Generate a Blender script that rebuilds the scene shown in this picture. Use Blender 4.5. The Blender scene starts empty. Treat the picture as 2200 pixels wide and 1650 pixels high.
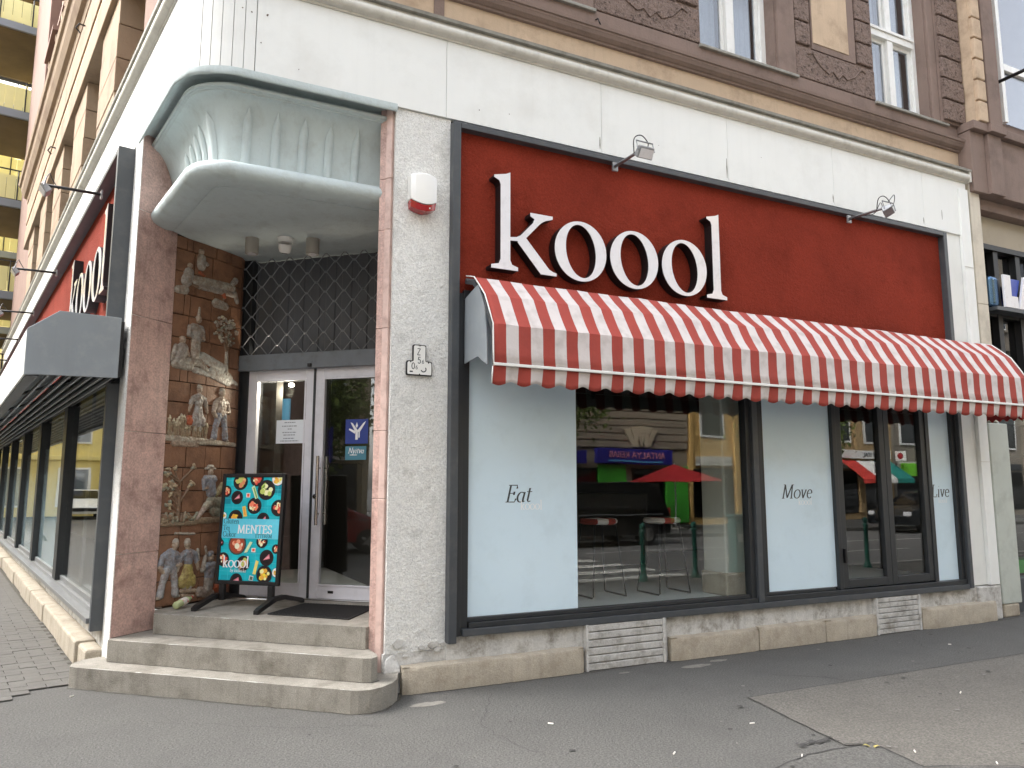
import bpy, bmesh, math, random
from mathutils import Vector, Matrix, noise as mnoise
random.seed(7)
scene = bpy.context.scene
COL = scene.collection
R = math.radians
# ------------------------------------------------------------------ camera, sky, sun, exposure
cam_d = bpy.data.cameras.new('camera'); cam = bpy.data.objects.new('camera', cam_d); COL.objects.link(cam)
cam.location = (0, 0, 1.6); cam.rotation_euler = (R(97.68), 0, R(-26.3))
cam_d.sensor_width = 36; cam_d.lens = 26.67; cam_d.clip_start = 0.05; cam_d.clip_end = 2000
scene.camera = cam
SUN_EL, SUN_AZ = 44, 152          # degrees; azimuth counter-clockwise from +X, towards the sun
w = bpy.data.worlds.new('World'); scene.world = w; w.use_nodes = True
nt = w.node_tree; bg = nt.nodes['Background']
sky = nt.nodes.new('ShaderNodeTexSky'); sky.sky_type = 'NISHITA'; sky.sun_disc = False
sky.sun_elevation = R(SUN_EL); sky.sun_rotation = R(90 - SUN_AZ); sky.dust_density = 4.0; sky.air_density = 1.0; sky.ozone_density = 1.0
hs = nt.nodes.new('ShaderNodeHueSaturation'); hs.inputs['Saturation'].default_value = 0.3
nt.links.new(sky.outputs[0], hs.inputs['Color']); nt.links.new(hs.outputs[0], bg.inputs['Color'])
bg.inputs['Strength'].default_value = 0.15
sd = bpy.data.lights.new('sun', 'SUN'); sun = bpy.data.objects.new('sun', sd); COL.objects.link(sun)
sd.energy = 0.45; sd.angle = R(40); sd.color = (1.0, 0.95, 0.88)
_d = Vector((math.cos(R(SUN_EL)) * math.cos(R(SUN_AZ)), math.cos(R(SUN_EL)) * math.sin(R(SUN_AZ)), math.sin(R(SUN_EL))))
sun.rotation_euler = (-_d).to_track_quat('-Z', 'Y').to_euler(); sun.location = (-6, -6, 30)
vs = scene.view_settings; scene.display_settings.display_device = 'sRGB'
vs.view_transform = 'Standard'; vs.look = 'None'; vs.gamma = 1; vs.exposure = 2.45; vs.use_curve_mapping = False
scene.render.engine = 'CYCLES'
# ------------------------------------------------------------------ helpers
def lin(r, g, b):
    f = lambda c: (c / 255 / 12.92) if c / 255 <= 0.04045 else ((c / 255 + 0.055) / 1.055) ** 2.4
    return (f(r), f(g), f(b), 1)
def wm(o):
    m = o.matrix_basis.copy()
    return (wm(o.parent) @ o.matrix_parent_inverse @ m) if o.parent else m
def tag(o, label=None, cat=None, group=None, kind=None):
    if label: o['label'] = label
    if cat: o['category'] = cat
    if group: o['group'] = group
    if kind: o['kind'] = kind
    return o
def thing(name, loc, label, cat, group=None, rz=0):
    o = bpy.data.objects.new(name, None); COL.objects.link(o); o.location = loc; o.rotation_euler = (0, 0, rz)
    o.empty_display_size = 0.1
    return tag(o, label, cat, group)
def adopt(o, parent):
    o.parent = parent; o.matrix_parent_inverse = wm(parent).inverted()
ID = Matrix.Identity(4)
def frame(o, x, y, z=(0, 0, 1)):
    m = Matrix.Identity(4)
    for i, a in enumerate((x, y, z)):
        for k in range(3): m[k][i] = a[k]
    for k in range(3): m[k][3] = o[k]
    return m
class MB:
    def __init__(s, M=ID): s.bm = bmesh.new(); s.M = M; s.mi = 0; s.col = None; s.cl = None
    def v(s, p): return s.bm.verts.new(s.M @ Vector(p))
    def f(s, vs):
        try: fc = s.bm.faces.new(vs)
        except ValueError: return None
        fc.material_index = s.mi
        if s.col is not None:
            if s.cl is None: s.cl = s.bm.loops.layers.float_color.new('Col')
            for l in fc.loops: l[s.cl] = s.col
        return fc
    def hexa(s, p):   # 8 points: bottom 4 (ccw), top 4
        v = [s.v(q) for q in p]
        for a in ((3, 2, 1, 0), (4, 5, 6, 7), (0, 1, 5, 4), (1, 2, 6, 5), (2, 3, 7, 6), (3, 0, 4, 7)): s.f([v[i] for i in a])
    def box(s, x0, x1, y0, y1, z0, z1):
        s.hexa([(x0, y0, z0), (x1, y0, z0), (x1, y1, z0), (x0, y1, z0), (x0, y0, z1), (x1, y0, z1), (x1, y1, z1), (x0, y1, z1)])
    def poly(s, pts): return s.f([s.v(p) for p in pts])
    def prism(s, pts, ext):   # closed loop of 3D points extruded by vector
        e = Vector(ext); a = [s.v(p) for p in pts]; b = [s.v(Vector(p) + e) for p in pts]; n = len(pts)
        s.f(a[::-1]); s.f(b)
        for i in range(n): s.f([a[i], a[(i + 1) % n], b[(i + 1) % n], b[i]])
    def slab(s, xy, z0, z1): s.prism([(x, y, z0) for x, y in xy], (0, 0, z1 - z0))
    def tube(s, pts, r, n=8, caps=True):
        pts = [Vector(p) for p in pts]; rings = []
        rr = r if isinstance(r, (list, tuple)) else [r] * len(pts)
        for i, p in enumerate(pts):
            d = (pts[min(i + 1, len(pts) - 1)] - pts[max(i - 1, 0)])
            if d.length < 1e-9: d = Vector((0, 0, 1))
            d.normalize(); up = Vector((0, 0, 1)) if abs(d.z) < 0.9 else Vector((1, 0, 0))
            a = d.cross(up).normalized(); b = a.cross(d)
            rings.append([s.v(p + (a * math.cos(2 * math.pi * k / n) + b * math.sin(2 * math.pi * k / n)) * rr[i]) for k in range(n)])
        for i in range(len(rings) - 1):
            for k in range(n): s.f([rings[i][k], rings[i][(k + 1) % n], rings[i + 1][(k + 1) % n], rings[i + 1][k]])
        if caps: s.f(rings[0][::-1]); s.f(rings[-1])
    def lathe(s, c, prof, n=16, ax='z'):
        rings = []
        for r, h in prof:
            ring = []
            for k in range(n):
                a = 2 * math.pi * k / n; p = (r * math.cos(a), r * math.sin(a), h)
                if ax == 'y': p = (p[0], p[2], p[1])
                if ax == 'x': p = (p[2], p[0], p[1])
                ring.append(s.v((c[0] + p[0], c[1] + p[1], c[2] + p[2])))
            rings.append(ring)
        for i in range(len(rings) - 1):
            for k in range(n): s.f([rings[i][k], rings[i][(k + 1) % n], rings[i + 1][(k + 1) % n], rings[i + 1][k]])
        s.f(rings[0][::-1]); s.f(rings[-1])
    def rows(s, grid):     # list of rows of points -> quads
        g = [[s.v(p) for p in r] for r in grid]
        for i in range(len(g) - 1):
            for j in range(len(g[i]) - 1): s.f([g[i][j], g[i][j + 1], g[i + 1][j + 1], g[i + 1][j]])
    def build(s, name, mats, parent=None, bevel=0, smooth=False, label=None, solid=0, seg=2, recalc=True, kind=None):
        bm = s.bm
        if recalc: bmesh.ops.recalc_face_normals(bm, faces=bm.faces[:])
        bm.verts.ensure_lookup_table()
        c = Vector((0, 0, 0))
        if bm.verts:
            lo = [min(v.co[i] for v in bm.verts) for i in range(3)]; hi = [max(v.co[i] for v in bm.verts) for i in range(3)]
            c = Vector(((lo[0] + hi[0]) / 2, (lo[1] + hi[1]) / 2, lo[2]))
            bmesh.ops.translate(bm, verts=bm.verts[:], vec=-c)
        me = bpy.data.meshes.new(name); bm.to_mesh(me); bm.free()
        for m in (mats if isinstance(mats, (list, tuple)) else [mats]): me.materials.append(m)
        if smooth:
            for p in me.polygons: p.use_smooth = True
        o = bpy.data.objects.new(name, me); COL.objects.link(o); o.location = c
        if isinstance(smooth, float):
            for p in me.polygons: p.use_smooth = True
            me.set_sharp_from_angle(angle=R(smooth))
        if smooth == 'auto':
            for p in me.polygons: p.use_smooth = True
            try: me.set_sharp_from_angle(angle=R(40))
            except Exception: pass
        if solid:
            m = o.modifiers.new('solid', 'SOLIDIFY'); m.thickness = solid; m.offset = 0
        if bevel:
            m = o.modifiers.new('bevel', 'BEVEL'); m.width = bevel; m.segments = seg; m.limit_method = 'ANGLE'; m.angle_limit = R(35)
        if parent: adopt(o, parent)
        if label: o['label'] = label
        if kind: o['kind'] = kind
        return o
def bx(name, mat, parent, x0, x1, y0, y1, z0, z1, M=ID, bevel=0.003, label=None, kind=None):
    m = MB(M); m.box(x0, x1, y0, y1, z0, z1); return m.build(name, mat, parent, bevel=bevel, label=label, kind=kind)
def children(o): return [c for c in COL.objects if c.parent == o]
def copy_tree(o, dmat=None, parent=None, label=None, kids=None):
    if kids is None:
        kids = {}
        for c in COL.objects:
            if c.parent: kids.setdefault(c.parent.name, []).append(c)
    c = o.copy(); COL.objects.link(c)
    if parent is not None: c.parent = parent; c.matrix_parent_inverse = o.matrix_parent_inverse.copy()
    else:
        if dmat is not None: c.matrix_basis = dmat @ o.matrix_basis
        if label: c['label'] = label
    for k in kids.get(o.name, []): copy_tree(k, None, c, None, kids)
    return c
# ------------------------------------------------------------------ materials
def pmat(name, col, rough=0.7, var=0.12, scale=3.0, bump=0.0, bscale=80.0, dirt=None, dscale=2.5, damt=0.5, metal=0.0,
         spec=0.5, coat=0.0, streak=0.0, grain=0.0, gscale=300.0, bump2=0.0, b2scale=12.0, drange=(0.5, 0.72), obj=False):
    m = bpy.data.materials.new(name); m.use_nodes = True; t = m.node_tree; N = t.nodes; Lk = t.links
    b = N['Principled BSDF']; b.inputs['Roughness'].default_value = rough; b.inputs['Metallic'].default_value = metal
    b.inputs['Specular IOR Level'].default_value = spec
    if coat: b.inputs['Coat Weight'].default_value = coat; b.inputs['Coat Roughness'].default_value = 0.08
    if obj: pos = N.new('ShaderNodeTexCoord').outputs['Object']
    else: pos = N.new('ShaderNodeNewGeometry').outputs['Position']
    def nz(sc, det=5, vec=pos, ro=0.6):
        n = N.new('ShaderNodeTexNoise'); n.inputs['Scale'].default_value = sc; n.inputs['Detail'].default_value = det
        n.inputs['Roughness'].default_value = ro; Lk.new(vec, n.inputs['Vector']); return n.outputs['Fac']
    def ramp(fac, a, c, v0=0.0, v1=1.0):
        r = N.new('ShaderNodeMapRange'); r.inputs[1].default_value = a; r.inputs[2].default_value = c
        r.inputs[3].default_value = v0; r.inputs[4].default_value = v1; Lk.new(fac, r.inputs[0]); return r.outputs[0]
    def mix(fac, A, B, mode='MIX'):
        x = N.new('ShaderNodeMix'); x.data_type = 'RGBA'; x.blend_type = mode
        for i, q in ((0, fac), (6, A), (7, B)):
            if hasattr(q, 'is_output'): Lk.new(q, x.inputs[i])
            else: x.inputs[i].default_value = q
        return x.outputs[2]
    cur = mix(ramp(nz(scale), 0.3, 0.7), tuple(c * (1 - var) for c in col[:3]) + (1,), tuple(min(1, c * (1 + var)) for c in col[:3]) + (1,))
    if grain:
        g = ramp(nz(gscale, 2), 0.35, 0.65, 1 - grain, 1 + grain)
        v = N.new('ShaderNodeCombineColor'); [Lk.new(g, v.inputs[i]) for i in range(3)]
        cur = mix(1.0, cur, v.outputs[0], 'MULTIPLY')
    if streak:
        mp = N.new('ShaderNodeMapping'); mp.inputs['Scale'].default_value = (9, 9, 0.6); Lk.new(pos, mp.inputs[0])
        cur = mix(ramp(nz(1.6, 6, mp.outputs[0]), 0.52, 0.75, 0, streak), cur, (0.10, 0.09, 0.075, 1))
    if dirt: cur = mix(ramp(nz(dscale, 8, ro=0.7), drange[0], drange[1], 0, damt), cur, dirt)
    Lk.new(cur, b.inputs['Base Color'])
    nrm = None
    for st, sc, dist in ((bump, bscale, 0.01), (bump2, b2scale, 0.03)):
        if st:
            bp = N.new('ShaderNodeBump'); bp.inputs['Strength'].default_value = st; bp.inputs['Distance'].default_value = dist * 1.4
            Lk.new(nz(sc, 6), bp.inputs['Height'])
            if nrm: Lk.new(nrm, bp.inputs['Normal'])
            nrm = bp.outputs[0]
    if nrm: Lk.new(nrm, b.inputs['Normal'])
    m['nodes_ready'] = 1
    return m
def glass_mat(name, tint=(0.9, 0.93, 0.92), ior=1.75, rough=0.0, wav=0.05):
    m = bpy.data.materials.new(name); m.use_nodes = True; t = m.node_tree; N = t.nodes; Lk = t.links
    N.remove(N['Principled BSDF']); out = N['Material Output']
    fr = N.new('ShaderNodeFresnel'); g0 = N.new('ShaderNodeNewGeometry'); mr = N.new('ShaderNodeMapRange'); mr.inputs[3].default_value = ior; mr.inputs[4].default_value = 1 / ior; Lk.new(g0.outputs['Backfacing'], mr.inputs[0]); Lk.new(mr.outputs[0], fr.inputs['IOR'])   # the same reflectance on both faces of the pane
    tr = N.new('ShaderNodeBsdfTransparent'); tr.inputs[0].default_value = tint + (1,)
    gl = N.new('ShaderNodeBsdfGlossy'); gl.inputs['Roughness'].default_value = rough; gl.inputs[0].default_value = (1, 1, 1, 1)
    g = N.new('ShaderNodeNewGeometry'); n = N.new('ShaderNodeTexNoise'); n.inputs['Scale'].default_value = 1.3; n.inputs['Detail'].default_value = 1
    Lk.new(g.outputs['Position'], n.inputs['Vector'])
    bp = N.new('ShaderNodeBump'); bp.inputs['Strength'].default_value = wav; bp.inputs['Distance'].default_value = 0.02
    Lk.new(n.outputs['Fac'], bp.inputs['Height']); Lk.new(bp.outputs[0], gl.inputs['Normal'])
    mx = N.new('ShaderNodeMixShader'); Lk.new(fr.outputs[0], mx.inputs[0]); Lk.new(tr.outputs[0], mx.inputs[1]); Lk.new(gl.outputs[0], mx.inputs[2])
    Lk.new(mx.outputs[0], out.inputs[0]); return m
def vcol_mat(name, rough=0.5, bump=0.0, bscale=120, var=0.15, coat=0.0, wear=0.0):
    m = bpy.data.materials.new(name); m.use_nodes = True; t = m.node_tree; N = t.nodes; Lk = t.links
    b = N['Principled BSDF']; b.inputs['Roughness'].default_value = rough
    a = N.new('ShaderNodeAttribute'); a.attribute_name = 'Col'
    g = N.new('ShaderNodeNewGeometry'); n = N.new('ShaderNodeTexNoise'); n.inputs['Scale'].default_value = 45; n.inputs['Detail'].default_value = 4
    Lk.new(g.outputs['Position'], n.inputs['Vector'])
    r = N.new('ShaderNodeMapRange'); r.inputs[1].default_value = 0.3; r.inputs[2].default_value = 0.7; r.inputs[3].default_value = 1 - var; r.inputs[4].default_value = 1 + var
    Lk.new(n.outputs['Fac'], r.inputs[0]); v = N.new('ShaderNodeCombineColor'); [Lk.new(r.outputs[0], v.inputs[i]) for i in range(3)]
    x = N.new('ShaderNodeMix'); x.data_type = 'RGBA'; x.blend_type = 'MULTIPLY'; x.inputs[0].default_value = 1
    Lk.new(a.outputs['Color'], x.inputs[6]); Lk.new(v.outputs[0], x.inputs[7]); n3 = N.new('ShaderNodeTexNoise'); n3.inputs['Scale'].default_value = 16; n3.inputs['Detail'].default_value = 8; n3.inputs['Roughness'].default_value = .75; Lk.new(g.outputs['Position'], n3.inputs['Vector'])
    r3 = N.new('ShaderNodeMapRange'); r3.inputs[1].default_value = .44; r3.inputs[2].default_value = .62; r3.inputs[4].default_value = wear; Lk.new(n3.outputs['Fac'], r3.inputs[0])
    x3 = N.new('ShaderNodeMix'); x3.data_type = 'RGBA'; x3.inputs[7].default_value = lin(122, 90, 68); Lk.new(r3.outputs[0], x3.inputs[0]); Lk.new(x.outputs[2], x3.inputs[6]); Lk.new(x3.outputs[2], b.inputs['Base Color'])
    if bump:
        bp = N.new('ShaderNodeBump'); bp.inputs['Strength'].default_value = bump; bp.inputs['Distance'].default_value = 0.01
        n2 = N.new('ShaderNodeTexNoise'); n2.inputs['Scale'].default_value = bscale; Lk.new(g.outputs['Position'], n2.inputs['Vector'])
        Lk.new(n2.outputs['Fac'], bp.inputs['Height']); Lk.new(bp.outputs[0], b.inputs['Normal'])
    return m
DARK = (0.05, 0.045, 0.04, 1)
M = {}
M['fascia'] = pmat('fascia_paint', lin(233, 235, 232), 0.55, 0.03, 1.2, 0.05, 200, dirt=(0.35, 0.33, 0.28, 1), dscale=1.1, damt=0.18, streak=0.03)
M['cornice'] = pmat('cornice_paint', lin(205, 203, 194), 0.55, 0.06, 3, 0.06, 90, dirt=(0.25, 0.22, 0.18, 1), damt=0.4, streak=0.2)
M['lead'] = pmat('lead_flashing', lin(140, 138, 130), 0.6, 0.2, 8, 0.1, 60, dirt=(0.1, 0.09, 0.07, 1), dscale=9, damt=0.6)
M['stucco'] = pmat('rough_grey_stucco', lin(238, 238, 234), 0.92, 0.05, 3, 1.0, 85, dirt=lin(166, 164, 158), dscale=5, damt=0.5, grain=0.14, gscale=90, bump2=0.4, b2scale=34, drange=(0.56, 0.72))
M['plinth'] = pmat('worn_white_plinth', lin(198, 197, 193), 0.88, 0.1, 5, 0.4, 40, dirt=lin(120, 113, 102), dscale=7, damt=0.75, grain=0.08, gscale=70, drange=(0.48, 0.66), streak=0.25)
M['stone'] = pmat('limestone_block', lin(172, 163, 147), 0.9, 0.12, 6, 0.5, 60, dirt=lin(134, 122, 104), dscale=5, damt=0.6, grain=0.12, gscale=120, streak=0.25)
M['step'] = pmat('worn_stone_step', lin(142, 138, 129), 0.85, 0.16, 5, 0.4, 90, dirt=lin(92, 86, 76), dscale=3.5, damt=0.8, grain=0.2, gscale=160, streak=0.35)
M['steptop'] = M['step']
M['red'] = pmat('red_render', lin(132, 51, 36), 0.95, 0.14, 1.1, 1.0, 46, spec=0.15, dirt=lin(96, 32, 18), dscale=2, damt=0.5, grain=0.14, gscale=70, bump2=.3, b2scale=18)
M['frame'] = pmat('grey_frame_paint', lin(70, 74, 78), 0.45, 0.08, 3, 0.04, 200, dirt=lin(120, 115, 108), dscale=6, damt=0.18)
M['framedk'] = pmat('dark_frame_paint', lin(44, 47, 50), 0.42, 0.08, 3, 0.03, 200)
M['awnside'] = pmat('grey_sheet_metal', lin(142, 150, 156), 0.5, 0.05, 2, 0.03, 100, dirt=lin(190, 190, 188), dscale=6, damt=0.2, streak=0.08)
M['canopy'] = pmat('pale_blue_plaster', lin(194, 206, 207), 0.85, 0.05, 2, 0.25, 40, dirt=lin(128, 128, 120), dscale=4, damt=0.32, streak=0.10, bump2=.25, b2scale=7)
M['marble'] = pmat('red_marble', lin(204, 172, 162), 0.5, 0.16, 7, 0.15, 60, dirt=lin(124, 92, 84), dscale=4.5, damt=0.75, grain=0.15, gscale=60, streak=0.3)
M['marblelt'] = pmat('pale_pink_marble', lin(214, 186, 176), 0.45, 0.12, 9, 0.1, 100, dirt=lin(150, 110, 98), dscale=7, damt=0.6, streak=0.2)
M['tile'] = pmat('terracotta_tile', lin(134, 98, 74), 0.5, 0.22, 6, 0.5, 36, dirt=lin(84, 56, 42), dscale=5, damt=0.75, grain=0.08, gscale=150)
M['grout'] = pmat('dark_grout', lin(70, 55, 45), 0.95, 0.2, 20, 0.3, 100)
M['relief'] = vcol_mat('glazed_relief', 0.35, 0.5, 70, 0.22, wear=0.62)
M['alu'] = pmat('door_aluminium', lin(222, 223, 230), 0.38, 0.04, 4, 0.02, 200, metal=0.1, dirt=lin(120, 120, 124), damt=0.25)
M['steel'] = pmat('brushed_steel', lin(190, 188, 184), 0.25, 0.05, 10, 0.02, 200, metal=1.0)
M['gal'] = pmat('galvanised_steel', lin(150, 152, 154), 0.42, 0.14, 30, 0.05, 200, metal=0.7)
M['black'] = pmat('black_plastic', lin(22, 22, 24), 0.4, 0.1, 5, 0.04, 200)
M['blackm'] = pmat('black_return', lin(16, 16, 18), 0.5, 0.1, 5)
M['grille'] = pmat('grey_grille_steel', lin(136, 140, 144), 0.4, 0.15, 12, 0.08, 150, metal=0.2, dirt=lin(40, 36, 32), damt=0.5)
M['grillebar'] = pmat('grille_bar_paint', lin(112, 119, 126), 0.5, 0.08, 8, 0.05, 120, dirt=lin(70, 66, 62), dscale=6, damt=0.4)
M['corrug'] = pmat('grey_corrugated_sheet', lin(88, 91, 96), 0.55, 0.1, 5, dirt=lin(60, 58, 56), damt=0.4)
M['acrylic'] = pmat('white_acrylic', lin(232, 232, 236), 0.12, 0.02, 4, 0.0, dirt=lin(170, 168, 165), dscale=14, damt=0.28, coat=0.6, bump2=0.03, b2scale=5)
M['white'] = pmat('white_paint', lin(232, 233, 230), 0.4, 0.03, 4, 0.03, 100, dirt=lin(160, 155, 145), dscale=8, damt=0.25)
M['whitepl'] = pmat('white_plastic', lin(236, 236, 232), 0.3, 0.02, 4)
M['redpl'] = pmat('red_plastic', lin(160, 20, 30), 0.2, 0.05, 4, coat=0.5)
M['film'] = pmat('frosted_window_film', lin(212, 233, 245), 0.3, 0.02, 1.4, spec=0.5, coat=0.35, dirt=lin(196, 216, 226), dscale=2.5, damt=0.5)
M['glass'] = glass_mat('window_glass', (0.95, 0.975, 0.97), 1.6)
M['glassup'] = glass_mat('upper_glass', (0.7, 0.73, 0.77), 1.9, 0.0, 0.12)
M['ink'] = pmat('dark_lettering', lin(52, 58, 64), 0.4, 0.02, 5)
M['whiteink'] = pmat('white_lettering', lin(240, 242, 244), 0.4, 0.01, 5)
M['brown'] = pmat('brown_render', lin(131, 113, 104), 0.9, 0.08, 2, 0.3, 50, dirt=lin(88, 74, 68), dscale=2.2, damt=0.6, streak=0.18)
M['brownrough'] = pmat('vermiculated_brown_render', lin(130, 112, 103), 0.95, 0.12, 8, 1.0, 30, dirt=lin(62, 50, 45), dscale=26, damt=0.85, grain=0.14, gscale=60, bump2=1.0, b2scale=22, drange=(0.53, 0.62))  # dark noise spots put the shade of the pits into the colour
M['tan'] = pmat('tan_render', lin(194, 172, 147), 0.9, 0.08, 3, 0.2, 60, dirt=lin(132, 110, 90), dscale=2.4, damt=0.6, streak=0.12)
M['beige'] = pmat('beige_stone_render', lin(156, 136, 113), 0.9, 0.08, 2, 0.25, 40, dirt=lin(112, 86, 70), dscale=1.1, damt=0.8, streak=0.2)
M['pinkbrown'] = pmat('pink_brown_render', lin(132, 108, 97), 0.9, 0.07, 2, 0.2, 40, dirt=lin(112, 88, 78), dscale=1.5, damt=0.5)
M['pave'] = pmat('asphalt_pavement', lin(91, 90, 87), 0.9, 0.07, 0.8, 0.8, 90, dirt=lin(74, 73, 71), dscale=1.6, damt=0.7, grain=0.34, gscale=75, drange=(0.45, 0.75), bump2=0.4, b2scale=30)
M['pavebeige'] = pmat('old_beige_asphalt', lin(106, 103, 97), 0.92, 0.06, 0.9, 0.9, 80, dirt=lin(92, 89, 84), dscale=2.2, damt=0.6, grain=0.3, gscale=70, drange=(0.45, 0.75), bump2=0.5, b2scale=28)
M['tar'] = pmat('tar_stain', lin(62, 61, 60), 0.9, 0.25, 20, 0.5, 120, grain=0.3, gscale=60)
M['sett'] = pmat('grey_paver', lin(92, 90, 86), 0.9, 0.12, 6, 0.4, 90, dirt=lin(94, 90, 84), dscale=4, damt=0.6, grain=0.16, gscale=150)
M['road'] = pmat('road_asphalt', lin(104, 103, 101), 0.9, 0.1, 0.7, 0.5, 120, grain=0.2, gscale=150)
M['roadpaint'] = pmat('road_paint', lin(215, 213, 205), 0.8, 0.08, 4, dirt=lin(120, 118, 112), dscale=5, damt=0.5)
M['kerb'] = pmat('granite_kerb', lin(160, 157, 150), 0.85, 0.12, 8, 0.3, 90, grain=0.15)
M['rubber'] = pmat('black_rubber_mat', lin(38, 38, 38), 0.85, 0.15, 30, 0.9, 130)
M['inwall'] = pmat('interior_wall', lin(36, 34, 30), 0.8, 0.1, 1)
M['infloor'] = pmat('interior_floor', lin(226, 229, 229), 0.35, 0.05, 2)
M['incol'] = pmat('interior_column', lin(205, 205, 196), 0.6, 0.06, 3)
def stripes():
    m = pmat('striped_awning_fabric', lin(160, 66, 56), 0.85, 0.09, 4, 0.25, 18, dirt=lin(130, 60, 54), dscale=5, damt=.4)
    t = m.node_tree; N = t.nodes; Lk = t.links; b = N['Principled BSDF']
    redc = b.inputs['Base Color'].links[0].from_socket
    g = N.new('ShaderNodeNewGeometry'); sx = N.new('ShaderNodeSeparateXYZ'); Lk.new(g.outputs['Position'], sx.inputs[0])
    a = N.new('ShaderNodeMath'); a.operation = 'SUBTRACT'; a.inputs[1].default_value = 2.462; Lk.new(sx.outputs[0], a.inputs[0])
    d = N.new('ShaderNodeMath'); d.operation = 'DIVIDE'; d.inputs[1].default_value = 0.222; Lk.new(a.outputs[0], d.inputs[0])
    fr = N.new('ShaderNodeMath'); fr.operation = 'FRACT'; Lk.new(d.outputs[0], fr.inputs[0])
    gt = N.new('ShaderNodeMath'); gt.operation = 'GREATER_THAN'; gt.inputs[1].default_value = 0.5; Lk.new(fr.outputs[0], gt.inputs[0])
    n = N.new('ShaderNodeTexNoise'); n.inputs['Scale'].default_value = 9; n.inputs['Detail'].default_value = 7; Lk.new(g.outputs['Position'], n.inputs['Vector'])
    r = N.new('ShaderNodeMapRange'); r.inputs[1].default_value = 0.48; r.inputs[2].default_value = 0.72; r.inputs[4].default_value = 0.7; Lk.new(n.outputs['Fac'], r.inputs[0])
    wh = N.new('ShaderNodeMix'); wh.data_type = 'RGBA'; wh.inputs[6].default_value = lin(208, 201, 199); wh.inputs[7].default_value = lin(176, 168, 164); Lk.new(r.outputs[0], wh.inputs[0])
    x = N.new('ShaderNodeMix'); x.data_type = 'RGBA'; Lk.new(gt.outputs[0], x.inputs[0]); Lk.new(redc, x.inputs[6]); Lk.new(wh.outputs[2], x.inputs[7])
    Lk.new(x.outputs[2], b.inputs['Base Color']); return m
M['awning'] = stripes()
# ------------------------------------------------------------------ frames of reference of the corner
Ld = Vector((-0.182, 0.983, 0)).normalized(); Nd = Vector((-Ld.y, Ld.x, 0)); P0 = Vector((-0.11, 7.43, 0))
ML = frame(P0, Ld, Nd)                     # (s along the side street, o out of the wall, z)
MLr = frame(P0, -Ld, -Nd)                  # reading direction of the side facade (x, into wall, z)
Uc = Vector((0.736, -0.677, 0)); Nc = Vector((0.677, 0.736, 0)); MC = frame((0, 0, 0), Uc, Nc)   # doorway: (u, n inwards, z)
YW = 5.93
def corner_c():
    # fillet centre between the two facades, radius .5
    t = (YW - P0.y) / Ld.y; C = P0 + Ld * t
    th = math.acos(max(-1, min(1, Vector((1, 0, 0)).dot(Ld)))); bis = (Vector((1, 0, 0)) + Ld).normalized()
    return C + bis * (0.5 / math.sin(th / 2))
CC = corner_c()
def path(d, x0, s1, n=10):
    pts = [Vector((x0, YW + d, 0))]; r = 0.5 - d; a0 = -90; a1 = math.degrees(math.atan2(Nd.y, Nd.x))
    if a1 > 0: a1 -= 360
    for i in range(n + 1):
        a = R(a0 + (a1 - a0) * i / n); pts.append(Vector((CC.x + r * math.cos(a), CC.y + r * math.sin(a), 0)))
    pts.append(P0 - Nd * d + Ld * s1); return pts
def sweep(mb, prof, x0, s1, n=10):
    g = []
    for d, z in prof: g.append([(p.x, p.y, z) for p in path(d, x0, s1, n)])
    mb.rows(g)
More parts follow.
